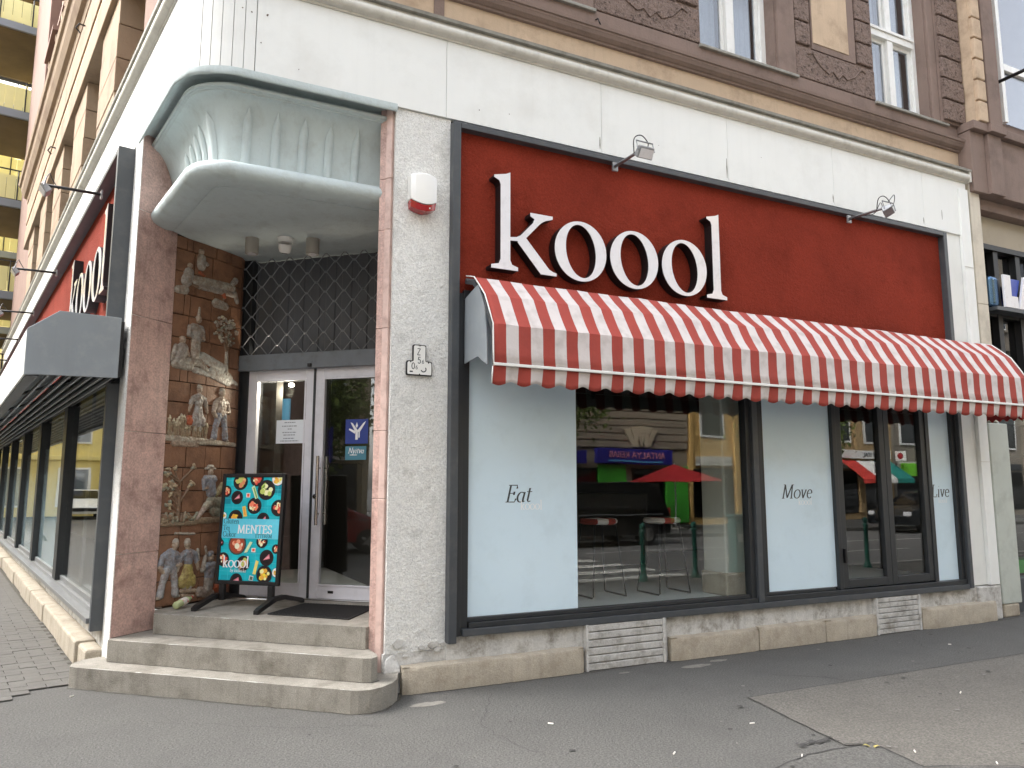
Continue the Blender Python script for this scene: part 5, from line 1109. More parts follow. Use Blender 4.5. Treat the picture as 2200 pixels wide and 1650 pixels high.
def disc(x, y, r, c, n=20, sx=1.0):
    lay[0] += 1; m.col = pc(c); pts = []
    for i in range(n):
        a = 2 * math.pi * i / n; px, py = x + r * sx * math.cos(a), y + r * asp * math.sin(a); pts.append((min(.998, max(.002, px)), min(.998, max(.002, py))))
    m.f([m.v(pt(*p)) for p in pts])
def quad(pts, c): lay[0] += 1; m.col = pc(c); m.f([m.v(pt(min(.998, max(.002, a)), min(.998, max(.002, b_)))) for a, b_ in pts])
quad([(0, 0), (1, 0), (1, 1), (0, 1)], (8, 164, 178))
rp = random.Random(5)
for k in range(28):
    x, y = rp.random(), rp.random(); quad([(x - .09, y - .05), (x + .09, y - .05), (x + .09, y + .05), (x - .09, y + .05)], rp.choice([(6, 148, 164), (14, 184, 196), (4, 124, 142), (20, 172, 184)]))
for k in range(1, 7): quad([(k * .155, 0), (k * .155 + .006, 0), (k * .155 + .004, 1), (k * .155 - .002, 1)], (70, 178, 190))
for k in range(1, 12): quad([(0, k * .088), (1, k * .088 - .006), (1, k * .088 - .002), (0, k * .088 + .004)], (70, 178, 190))
def dish(x, y, r, kind, pl=(34, 26, 28)):
    disc(x, y, r, (14, 20, 24)); disc(x, y, r * .94, pl); disc(x, y, r * .72, tuple(max(0, c - 8) for c in pl))
    pal = {'salad': [(176, 190, 96), (220, 226, 170), (120, 150, 60)], 'meat': [(226, 120, 90), (240, 190, 140), (200, 70, 60), (250, 220, 180)], 'egg': [(240, 200, 60), (248, 232, 160), (214, 160, 60)], 'soup': [(150, 62, 40), (170, 74, 46)], 'cake': [(196, 110, 120)], 'pasta': [(226, 170, 120), (200, 130, 90), (180, 190, 100)]}[kind]
    if kind == 'cake': quad([(x - r * .5, y - r * .2), (x + r * .5, y - r * .1 * asp), (x + r * .35, y + r * .5 * asp)], pal[0]); quad([(x - r * .4, y - r * .12), (x + r * .3, y - r * .02), (x + r * .3, y + r * .2 * asp)], (236, 160, 170)); return
    if kind == 'soup': disc(x, y, r * .82, pal[0]); 
    for _ in range(16 if kind != 'soup' else 9):
        a, q = rp.random() * 6.28, rp.random() ** .5 * r * .55; c = rp.choice(pal if kind != 'soup' else [(214, 150, 120), (236, 214, 190), (190, 90, 60)])
        disc(x + q * math.cos(a), y + q * asp * math.sin(a), r * rp.uniform(.12, .3), c, 9, rp.uniform(.7, 1.3))
for d in ((.26, .955, .13, 'pasta'), (.55, .985, .12, 'meat'), (.73, .875, .155, 'salad'), (.92, .985, .11, 'egg', (226, 232, 236)), (.02, .86, .09, 'meat'), (.22, .80, .105, 'cake'), (.54, .72, .125, 'meat'), (.96, .70, .125, 'meat'), (.22, .60, .125, 'egg'), (.71, .585, .11, 'cake'), (.0, .62, .06, 'egg', (210, 220, 226)),
          (.29, .345, .155, 'soup', (92, 76, 66)), (.72, .38, .10, 'meat'), (.97, .31, .07, 'meat'), (.82, .225, .12, 'cake'), (.06, .20, .105, 'meat'), (.42, .165, .115, 'pasta'), (.80, .065, .135, 'egg'), (.32, .0, .11, 'cake'), (1.0, .09, .07, 'egg', (220, 224, 230)), (.0, .36, .05, 'cake')): dish(*d)
quad([(.47, .90), (.52, .92), (.60, .80), (.55, .785)], (196, 214, 170)); quad([(.50, .895), (.52, .90), (.585, .80), (.565, .795)], (110, 150, 80))
quad([(.385, .80), (.455, .80), (.455, .845), (.385, .845)], (240, 220, 210)); quad([(.398, .808), (.442, .808), (.442, .838), (.398, .838)], (222, 90, 70))
quad([(.33, .71), (.385, .72), (.43, .62), (.365, .61)], (246, 190, 90)); quad([(.345, .70), (.37, .705), (.405, .63), (.375, .625)], (236, 140, 60))
quad([(.42, .265), (.48, .275), (.56, .37), (.51, .375)], (196, 214, 170)); quad([(.55, .275), (.62, .275), (.62, .315), (.55, .315)], (240, 220, 210)); quad([(.563, .282), (.607, .282), (.607, .308), (.563, .308)], (222, 90, 70))
quad([(.60, .07), (.65, .065), (.69, .19), (.64, .20)], (246, 200, 110)); quad([(.54, .01), (.61, .005), (.62, .05), (.55, .055)], (190, 200, 196)); quad([(.553, .015), (.60, .012), (.608, .043), (.56, .047)], (70, 90, 80))
quad([(.0, .405), (1.0, .40), (1.0, .592), (.0, .594)], (88, 186, 208)); quad([(.62, .402), (1.0, .40), (1.0, .592), (.80, .593)], (96, 192, 212))
poster = m.build('poster', vcol_mat('poster_print', .3, var=.04), ps, recalc=False)
def ptext(s, x, y, size, mat, **k):
    t_ = MB(TL_); text(t_, s, (pu0 + fw + x * pw, -.0085 - lay[0] * .000015 - .0006, fw + y * ph_), (1, 0, 0), (0, 0, 1), (0, -1, 0), size, lift=.0003, **k); t_.build('lettering', mat, ps)
DKTEAL = pmat('poster_dark_teal', lin(20, 80, 96), .4)
ptext('Gluten', .02, .545, .052, DKTEAL, thick=.11, thin=.05, xs=1.05); ptext('Tej', .02, .482, .05, DKTEAL, thick=.11, thin=.05); ptext('Cukor', .02, .418, .052, DKTEAL, thick=.11, thin=.05)
ptext('MENTES', .275, .452, .082, M['whiteink'], thick=.14, thin=.06, xs=1.08); ptext('ETTEREM', .60, .412, .034, DKTEAL, thick=.12, thin=.06, xs=1.08)
ptext('koool', .06, .125, .105, M['whiteink'], thick=.14, thin=.06, xs=1.02); ptext('by kullerka', .20, .082, .034, M['whiteink'], thick=.10, thin=.06, slant=.15)
# legs
for u in (-4.62, -4.10):
    m = MB(MC); m.box(u - .028, u + .028, pn - .022, pn + .022, .555, .70); m.build('upright', M['black'], ps, bevel=.006)
m = MB(MC); m.tube([(-4.62, pn, .575), (-4.10, pn, .575)], .012, 8); m.build('spring_rod', M['steel'], ps, smooth=True)
for u in (-4.66, -4.02):
    m = MB(MC); pts = [(5.86, .512), (5.90, .532), (6.06, .575), (6.14, .595), (6.28, .595), (6.38, .572), (6.56, .532), (6.60, .512)]
    m.prism([(u - .024, a, b_ + .02) for a, b_ in pts] + [(u - .024, a, max(.5005, b_ - .02)) for a, b_ in pts[::-1]], (.048, 0, 0)); m.build('foot', M['black'], ps, bevel=.006)
# ---- door mat, bottle
dm = MB(); q = [(1.11, 7.01), (1.49, 7.42), (2.02, 6.93), (1.66, 6.40)]; q = [(1.10, 7.0), (1.50, 7.46), (2.06, 6.96), (1.665, 6.42)]
dm.slab(q, .5005, .512); dm = dm.build('door_mat', M['rubber'], bevel=.004); tag(dm, 'black rubber doormat lying in front of the glass door', 'doormat')
rb = MB()
v0, v1, v2, v3 = [Vector((a, b_, .5125)) for a, b_ in q]
for i in range(1, 26):
    f = i / 26; a = v0.lerp(v3, f); b_ = v1.lerp(v2, f); d = (v3 - v0).normalized() * .006; rb.prism([tuple(a - d + (b_ - a) * .02), tuple(a + d + (b_ - a) * .02), tuple(b_ + d - (b_ - a) * .02), tuple(b_ - d - (b_ - a) * .02)], (0, 0, .004))
adopt(rb.build('mat_rib', M['rubber']), dm)
bt = thing('plastic_bottle', (.47, 7.70, .5), 'crumpled pale green plastic bottle lying by the foot of the relief wall', 'bottle')
BM_ = Matrix.Translation((.40, 7.64, .535)) @ Matrix.Rotation(R(52), 4, 'Z') @ Matrix.Rotation(R(80), 4, 'Y')
b = MB(BM_); b.lathe((0, 0, 0), [(.016, -.005), (.030, .0), (.034, .01), (.031, .05), (.034, .07), (.032, .15), (.033, .165), (.022, .195), (.013, .215), (.013, .23)], 16); b.build('bottle_body', pmat('pale_green_plastic', lin(176, 186, 140), .25, .1, 20), bt, smooth='auto')
b = MB(BM_); b.lathe((0, 0, 0), [(.0345, .075), (.0355, .08), (.0352, .145), (.0345, .148)], 16); b.build('bottle_label', pmat('bottle_label_paper', lin(220, 214, 204), .5, .05, 30, dirt=lin(190, 50, 40), dscale=24, damt=.9, drange=(.58, .62)), bt, smooth='auto')
b = MB(BM_); b.lathe((0, 0, 0), [(.015, .228), (.015, .243)], 12); b.build('cap', M['redpl'], bt)
# ---- litter on the pavement
BUTT = pmat('cigarette_paper', lin(232, 228, 220), .8, .05, 60, dirt=lin(200, 150, 90), dscale=40, damt=.4)
pts = [(3.86, 4.13, 'on the grey pavement just left of the beige asphalt corner'), (3.68, 3.53, 'at the repair seam left of the tar stain'), (4.34, 3.27, 'on the beige asphalt beside the dry leaf'), (4.59, 2.93, 'on the beige asphalt at the lower right'),
       (.08, 6.88, 'on the grey pavement at the left foot of the lowest step'), (.87, 6.15, 'on the grey pavement before the middle of the lowest step'), (3.02, 3.9, 'on the grey pavement at the bottom middle'), (5.87, 3.99, 'on the beige asphalt well right of its corner'),
       (7.55, 5.21, 'on the grey strip below the right vent grille'), (2.63, 4.73, 'on the grey pavement before the left plinth stone'), (-.33, 6.95, 'on the grey pavement beside the left end of the lowest step')]
first = None
for i, (x, y, where) in enumerate(pts):
    hi = 'beige' in where and 'left of' not in where
    if first is None:
        b = MB(); b.tube([(-.016, 0, 0), (.016, 0, 0)], .0045, 8); first = b.build('cigarette_butt', BUTT, smooth=False); o = first
    else: o = first.copy(); COL.objects.link(o)
    o.location = (x, y, .0045 if hi else .001); o.rotation_euler = (0, 0, random.uniform(0, 3.1)); s_ = random.uniform(.8, 1.25); o.scale = (s_, s_, s_)
    tag(o, 'white cigarette butt ' + where, 'cigarette butt', 'cigarette butts on the pavement')
b = MB(Matrix.Translation((4.17, 3.44, .006)) @ Matrix.Rotation(R(-40), 4, 'Z')); b.rows([[(-.05 + .1 * i / 8, w_ * .022 * math.sin(math.pi * i / 8), .004 + .008 * math.sin(i * 1.1) + .004 * w_ * w_) for i in range(9)] for w_ in (-1, -.4, .4, 1)])
tag(b.build('dry_leaf', pmat('dry_leaf', lin(150, 140, 84), .8, .3, 60), smooth=True), 'dry yellowish leaf on the edge of the asphalt patch', 'leaf')
# ---- neighbouring shop on the right
NB = thing('neighbouring_building', (11.5, 6.2, 0), 'brown and cream house next door with black glazed transoms', 'building')
bx('pilaster', M['fascia'], B, 9.17, 9.61, 5.955, 6.4, .41, 5.47, bevel=.008); bx('pilaster', M['fascia'], B, 9.42, 9.60, 5.905, 5.953, .41, 5.46, bevel=.006)
for z in (1.9, 3.1, 4.4): bx('panel_joint', M['cornice'], B, 9.41, 9.605, 5.9, 5.906, z, z + .006, bevel=0)
CREAM = pmat('cream_render', lin(208, 200, 184), .7, .04, 2, .1, 60, dirt=lin(140, 132, 118), dscale=3, damt=.4, streak=.15)
PALE = pmat('pale_green_grey_paint', lin(186, 192, 184), .6, .05, 2, .08, 50, dirt=lin(130, 130, 122), dscale=3, damt=.4)
for z0, z1 in ((2.42, 3.95), (3.955, 5.62)): bx('pilaster_slab', CREAM, NB, 9.672, 9.885, 5.93, 6.25, z0, z1, bevel=.005)
bx('pilaster_slab', PALE, NB, 9.672, 10.06, 5.93, 6.2, .16, 2.40, bevel=.012); bx('pilaster_foot', M['stone'], NB, 9.70, 10.0, 5.93, 6.2, 0, .158, bevel=.02)
bx('wall_return', M['plinth'], NB, 9.615, 9.668, 5.99, 6.4, 0, 5.6, bevel=0)
BRF = M['brown']
for x0, x1, y in ((9.69, 10.0, 5.87), (10.0, 10.30, 5.82), (10.30, 13, 5.87)): bx('brown_entablature', BRF, NB, x0 + .001, x1 - .001, y, 6.45, 5.46, 6.30, bevel=.008)
for x0, x1, y in ((9.68, 9.99, 5.80), (9.99, 10.32, 5.75), (10.32, 13, 5.80)): bx('brown_string', BRF, NB, x0 + .001, x1 - .001, y, 6.45, 6.305, 6.42, bevel=.008)
bx('brown_band', BRF, NB, 9.89, 13, 6.0, 6.5, 5.30, 5.455, bevel=.006); bx('tan_grey_panel', pmat('tan_grey_panel', lin(172, 162, 144), .8, .06, 2, .1, 60, dirt=lin(130, 120, 104), damt=.4), NB, 9.89, 13, 6.15, 6.5, 4.86, 5.295, bevel=.004)
bx('pilaster', M['brown'], NB, 10.02, 10.55, 5.92, 6.5, 6.425, TOP, bevel=.01); bx('pilaster', M['brown'], NB, 10.12, 10.40, 5.84, 5.918, 6.425, TOP, bevel=.01); bx('wall_field', M['brown'], NB, 10.55, 13, 6.05, 6.5, 6.425, TOP, bevel=0)
for z in (7.2, 8.6):
    b = MB(); b.tube([(10.5, 6.0, z), (10.55, 5.2, z + .02)], .025, 8); b.build('iron_bracket', M['black'], NB, smooth=True)
f = MB(); f.box(10.72, 10.80, 5.98, 6.045, 6.7, 9); f.box(10.8, 11.9, 5.98, 6.045, 7.5, 7.6); f = f.build('upper_window', M['white'], NB, bevel=.004); g = MB(); g.box(10.8, 11.9, 6.02, 6.03, 6.7, 9); g.build('pane', M['glassup'], f)
sf = bx('shopfront_frame', M['blackm'], NB, 9.89, 9.99, 6.05, 6.35, .35, 4.855, bevel=.004)
SMOKE = glass_mat('smoked_transom', (.16, .16, .155), 1.9)
bx('transom_bar', M['blackm'], sf, 9.99, 13, 6.05, 6.3, 4.78, 4.855); bx('transom_bar', M['blackm'], sf, 9.99, 13, 6.08, 6.3, 3.86, 3.95); bx('transom_bar', M['blackm'], sf, 9.99, 13, 6.05, 6.3, 2.95, 3.05); bx('stall_riser', M['frame'], NB, 9.99, 13, 6.1, 6.3, 0, .42)
for x in (10.36, 10.86, 11.36): bx('mullion', M['blackm'], sf, x - .05, x + .05, 6.07, 6.3, 3.06, 4.775)
g = MB(); g.box(9.99, 13, 6.16, 6.17, 3.05, 4.8); g.build('transom_glass', SMOKE, sf); g = MB(); g.box(9.99, 13, 6.16, 6.17, .42, 2.95); g.build('pane', M['glass'], sf)
bx('back_panel', pmat('grey_blind', lin(120, 118, 110), .8, .1, 1), NB, 9.9, 13, 6.40, 6.45, 3.0, 4.85, bevel=0); bx('shop_back', M['inwall'], NB, 9.9, 13, 7.4, 7.5, 0, 3, bevel=0); bx('green_shelf', pmat('green_shelf', lin(40, 150, 40), .5), NB, 10.05, 12, 6.3, 6.6, .45, .62, bevel=.005)
GOODS = [pmat('goods_' + n_, lin(*c), .5, .2, 20) for n_, c in (('yellow', (200, 170, 50)), ('white', (210, 208, 200)), ('olive', (110, 120, 60)), ('brown', (120, 90, 60)), ('dark', (50, 46, 40)))]
cn = ['yellow', 'white', 'olive green', 'brown', 'dark']; sn = ['lowest', 'second', 'third', 'fourth', 'top']
for k in range(5):
    for q_ in range(3):
        ci = (k * 2 + q_ * 3) % 5
        if q_ and ci == (k * 2) % 5: ci = (ci + 1) % 5
        x = 10.12 + q_ * .24 + random.uniform(-.03, .03); z = .70 + k * .45; h_ = random.uniform(.18, .34)
        m = MB(); m.lathe((x, 6.5, z), [(.05, 0), (.058, h_ * .1), (.058, h_ * .65), (.02, h_ * .8), (.02, h_)], 10); o = m.build('shop_bottle', GOODS[ci], smooth='auto'); tag(o, cn[ci] + ' bottle on the ' + sn[k] + ' shelf in the next shop window', 'bottle', 'goods in the neighbouring shop window')
for k in range(5): bx('shelf', M['inwall'], NB, 10.02, 12, 6.35, 6.65, .66 + k * .45, .695 + k * .45, bevel=0)
ls = thing('box_letter_sign', (11.0, 5.9, 4.0), 'projecting LA box sign with white and blue letters on the next shop', 'sign')
sx, syf, sz = 10.25, 5.90, 3.97; SCL = .74
b = MB(); b.box(10.02, 12.5, syf + .0, 6.1, sz - .07, sz - .02); b.build('sign_shelf', M['frame'], ls, bevel=.004)
b = MB(); 
g = [[(10.03 + .16 * (1 - math.cos(a)) + .12 * 0, 5.86 + .24 * (1 - math.sin(a)), z) for a in [math.pi * i / 20 for i in range(11)]] for z in (sz - .018, sz + .52)]
b.box(10.02, 10.22, syf + .06, 6.09, sz - .018, sz + .42); b.build('sign_side', pmat('polished_blue_steel', lin(90, 120, 150), .15, .05, 3, metal=.9), ls, bevel=.08, seg=6)
def blk(pts, mat, y0, y1, nm='letter'): m_ = MB(); m_.prism([(sx + a * SCL, y0, sz + b_ * SCL) for a, b_ in pts], (0, y1 - y0, 0)); m_.build(nm, mat, ls, bevel=.003)
SB = pmat('sign_blue', lin(60, 80, 170), .35, .03, 3)
blk([(-.13, -.018), (-.08, -.018), (-.08, .54), (-.13, .54)], M['acrylic'], syf + .10, 6.09); blk([(-.055, -.018), (.34, -.018), (.34, .20), (.15, .20), (.15, .58), (-.055, .58)], M['acrylic'], syf, syf + .03)
blk([(.37, -.018), (.74, -.018), (.95, -.018), (.74, .60), (.56, .60)], M['acrylic'], syf, syf + .03); blk([(.16, .23), (.30, .23), (.38, .10), (.54, .55), (.28, .55)], SB, syf + .05, syf + .08, 'blue_wedge'); blk([(.80, .60), (1.1, .60), (1.1, .2), (.97, .1)], SB, syf + .05, syf + .08, 'blue_wedge'); blk([(1.0, -.018), (1.6, -.018), (1.6, .58), (1.15, .58)], M['acrylic'], syf, syf + .03)
blk([(.635, -.012), (.655, -.012), (.655, .17), (.635, .17)], M['blackm'], syf - .004, syf - .001, 'letter_slot')
# ---- far yellow balcony block closing the side street
YELW = pmat('yellow_render', lin(226, 210, 140), .85, .06, .6, dirt=lin(170, 150, 100), dscale=.5, damt=.3); YPAN = pmat('yellow_balcony_panel', lin(222, 212, 150), .6, .05, 2)
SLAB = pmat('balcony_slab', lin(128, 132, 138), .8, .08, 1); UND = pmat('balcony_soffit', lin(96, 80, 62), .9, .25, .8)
fx = Vector((.955, .297, 0)).normalized(); fy = Vector((-fx.y, fx.x, 0)); MY = frame((-6.4, 46.0, 0), fx, fy)     # x to the right, y away
yb = thing('street_end_house', (-14, 50, 0), 'ochre house closing the far end of the side street, mirrored in the first side pane', 'building')
bx('wall', YELW, yb, -34, 8.0, 1.6, 12, 0, 22, MY, 0)
for a in range(-33, 7, 3):
    f_ = bx('window', M['white'], yb, a, a + 1.5, 1.5, 1.598, .5, 2.6, MY, .02); bx('pane', M['glassup'], f_, a + .1, a + 1.4, 1.485, 1.499, .6, 2.5, MY, 0); bx('pilaster', YELW, yb, a + 2.0, a + 2.5, 1.42, 1.598, .1, 2.95, MY, .02)
for k in range(6):
    bx('string_course', YELW, yb, -34, 8.0, 1.4, 1.598, 3.0 + 3.2 * k, 3.25 + 3.2 * k, MY, .03)
    for a in range(-33, 7, 3): f_ = bx('window', M['white'], yb, a, a + 1.3, 1.52, 1.598, 3.9 + 3.2 * k, 5.7 + 3.2 * k, MY, .02); bx('pane', M['glassup'], f_, a + .1, a + 1.2, 1.505, 1.519, 4.0 + 3.2 * k, 5.6 + 3.2 * k, MY, 0)
bh = thing('balcony_house', tuple(P0 + Ld * 27), 'yellow apartment house with projecting balconies past the end of the corner building', 'building')
bx('wall', YELW, bh, 20.5, 38, -8, -.5, 0, 26, ML, 0)
for k in range(8):
    z = 4.45 + 3.0 * k
    for s0, s1 in ((20.9, 24.6), (27.5, 31.5)):
        sl = bx('balcony_slab', SLAB, bh, s0, s1, -.5, 1.9, z, z + .26, ML, .02)
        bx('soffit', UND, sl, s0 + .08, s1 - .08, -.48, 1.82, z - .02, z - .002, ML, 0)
        for i in range(9): bx('balcony_panel', YPAN, sl, s0 + .03, s0 + .06, -.45 + i * .255, -.45 + i * .255 + .245, z + .29, z + 1.06, ML, .004)
        for i in range(12): bx('balcony_panel', YPAN, sl, s0 + .1 + i * (s1 - s0 - .2) / 12, s0 + .09 + (i + 1) * (s1 - s0 - .2) / 12, 1.83, 1.86, z + .29, z + 1.06, ML, .004)
        r = MB(ML); r.tube([(s0 + .05, -.45, z + 1.25), (s0 + .05, 1.85, z + 1.25), (s1 - .05, 1.85, z + 1.25)], .025, 6); r.build('railing', M['black'], sl)
        for o in (.0, .9, 1.84): q = MB(ML); q.tube([(s0 + .02, o, z + .2), (s0 + .02, o, z + 1.25)], .02, 6); q.build('railing_post', M['black'], sl)
        g = MB(ML); g.box(s0 + .8, s0 + 1.7, -.499, -.47, z + .26, z + 2.4); g.box(s0 + 2.2, s0 + 3.3, -.499, -.47, z + 1.0, z + 2.4); g.build('pane', M['glassup'], sl)
# ---- the other side of the street (seen mirrored in the panes)
WINMAT = glass_mat('street_glass', (.25, .27, .3), 1.8, .02, .02)
def street_house(name, label, x0, x1, h, col, rusticated=False, y=-14.0, n=None, ground=3.6, mx=ID, dark=None, depth=8, fl=3.4):
    m_ = pmat(name + '_render', lin(*col), .88, .08, .6, .1, 30, dirt=tuple(c * .5 for c in lin(*col)[:3]) + (1,), dscale=.8, damt=.4)
    o = mx @ Vector(((x0 + x1) / 2, y - depth / 2, 0)); t = thing('street_house', tuple(o), label, 'building', 'houses across the street' if mx is ID else 'houses across the side street')
    bx('wall', m_, t, x0 + .01, x1 - .01, y - depth, y, 0, h, mx, 0)
    if rusticated:
        z = 3.15
        while z < 6.2:
            bx('stone_course', m_, t, x0 + .05, x1 - .05, y + .001, y + .09, z, z + .27, mx, .015); z += .31
    bx('cornice', m_, t, x0, x1, y + .002, y + .45, h - .5, h, mx, .05); bx('string_course', m_, t, x0, x1, y + .002, y + .22, 6.35, 6.6, mx, .03)
    n = n or max(2, int((x1 - x0) / 2.6)); pitch = (x1 - x0) / n
    for i in range(n + 1 if not rusticated else 0):
        a = x0 + pitch * i; bx('pilaster', m_, t, max(x0 + .02, a - .22), min(x1 - .02, a + .22), y + .002, y + .16, .3, 6.3, mx, .02); bx('pilaster_cap', m_, t, max(x0 + .02, a - .3), min(x1 - .02, a + .3), y + .161, y + .24, 5.9, 6.3, mx, .02)
    for i in range(n if not rusticated else 0):
        a = x0 + pitch * (i + .5); f = bx('mezzanine_window', M['white'], t, a - .7, a + .7, y + .002, y + .07, 3.7, 5.6, mx, .01); bx('pane', WINMAT, f, a - .6, a + .6, y + .0705, y + .076, 3.8, 5.5, mx, 0)
        bx('shop_fascia', M['framedk'] if i % 2 else M['cornice'], t, a - pitch * .36, a + pitch * .36, y + .051, y + .12, 2.45, 2.85, mx, .02)
    z = 7.2
    while z + 2.2 < h - .6:
        for i in range(n):
            a = x0 + pitch * (i + .5)
            f = bx('window', M['white'], t, a - .6, a + .6, y + .002, y + .07, z, z + 2.0, mx, .01); bx('pane', WINMAT, f, a - .52, a + .52, y + .0705, y + .076, z + .08, z + 1.92, mx, 0)
            bx('window_hood', m_, f, a - .8, a + .8, y + .002, y + .25, z + 2.15, z + 2.35, mx, .02); bx('window_sill', m_, f, a - .75, a + .75, y + .002, y + .18, z - .15, z - .02, mx, .02)
        z += fl
    for i in range(n):
        a = x0 + pitch * (i + .5); f = bx('shop_opening', M['blackm'], t, a - pitch * .38, a + pitch * .38, y + .002, y + .05, .3, 2.35, mx, .01); bx('pane', WINMAT, f, a - pitch * .36, a + pitch * .36, y + .0505, y + .06, .35, 2.3, mx, 0)
    return t
street_house('pale', 'pale grey corner house across the street, mirrored left of the dark stone house', -12, 8, 17, (176, 172, 164))
ha = street_house('darkstone', 'dark stone house with grooved courses and fan keystone across the street', 8, 21.2, 18, (150, 138, 120), True, n=4)
hb = street_house('ochre', 'ochre yellow house across the street between the stone house and the red awning', 21.2, 29.5, 16, (206, 170, 104))
hc = street_house('tan', 'tan house across the street behind the tricolour awning', 29.5, 34.0, 17, (176, 150, 110))
hd = street_house('greygreen', 'grey house across the street with the green shop sign', 34, 46, 16, (140, 132, 120))
street_house('far_cream', 'cream house far down the street beyond the green shop sign', 46, 62, 17, (200, 186, 160))
street_house('far_ochre', 'ochre house at the left end of the row across the street', -34, -12, 17, (200, 172, 120))
# fan keystone
for i, (a, wd) in enumerate(((-.42, .2), (-.2, .22), (0, .26), (.2, .22), (.42, .2))):
    b = MB(); cx = 18.7; b.prism([(cx + a * .7 - wd * .45, -13.90, 3.2), (cx + a * .7 + wd * .45, -13.90, 3.2), (cx + a * 1.6 + wd * .7, -13.90, 4.05 - abs(a) * .3), (cx + a * 1.6 - wd * .7, -13.90, 4.05 - abs(a) * .3)], (0, .12, 0)); adopt(b.build('keystone', pmat('keystone%d' % i, lin(190, 178, 152), .9, .1, 2), None, bevel=.01), ha)
def sans(s, loc, size, mat, rz=0.0, name='lettering', parent=None, ext=.01):
    c = bpy.data.curves.new(name, 'FONT'); c.body = s; c.size = size; c.extrude = ext
    o = bpy.data.objects.new(name, c); me = bpy.data.meshes.new_from_object(o); bpy.data.objects.remove(o)
    me.materials.append(mat); o = bpy.data.objects.new(name, me); COL.objects.link(o); o.location = loc; o.rotation_euler = (R(90), 0, rz)
    if parent: adopt(o, parent)
    return o
GREEN = pmat('green_shopfront', lin(70, 170, 50), .5, .06, 2); PURP = pmat('purple_fascia', lin(46, 44, 140), .4, .06, 2); PINK = pmat('pink_lettering', lin(220, 150, 170), .5)
s_ = bx('kebab_sign', PURP, None, 16.4, 20.1, -13.86, -13.6, 2.5, 3.1, bevel=.02); tag(s_, 'purple shop sign with pink ANTALYA KEBAB lettering across the street', 'sign')
sans('ANTALYA KEBAB', (19.7, -13.585, 2.74), .36, PINK, math.pi, parent=s_); bx('sign_line', pmat('cyan_line', lin(90, 170, 220), .5), s_, 16.9, 19.6, -13.595, -13.585, 2.58, 2.64, bevel=0)
s_ = bx('kebab_sign', PURP, None, 12.0, 15.9, -13.86, -13.6, 2.5, 3.0, bevel=.02); tag(s_, 'plain purple shop sign left of the lettered one across the street', 'sign')
for x0, x1 in ((16.6, 17.9), (19.9, 21.1)): bx('shopfront_panel', GREEN, ha, x0, x1, -13.93, -13.8, .1, 2.45, bevel=.02)
# red terrace umbrella
um = thing('terrace_umbrella', (18.6, -11.6, 0), 'red terrace umbrella on the far pavement', 'umbrella')
UR = pmat('red_umbrella_cloth', lin(170, 30, 34), .8, .06, 3)
b = MB(); b.lathe((18.6, -11.6, 0), [(1.75, 1.78), (1.72, 1.80), (1.1, 2.05), (.12, 2.42), (.02, 2.45)], 8); b.build('canopy', UR, um)
b = MB(); b.tube([(18.6, -11.6, .02), (18.6, -11.6, 2.5)], .03, 8); b.build('pole', M['alu'], um); b = MB(); b.lathe((18.6, -11.6, 0), [(.35, 0), (.35, .06), (.06, .1)], 16); b.build('base', M['kerb'], um)
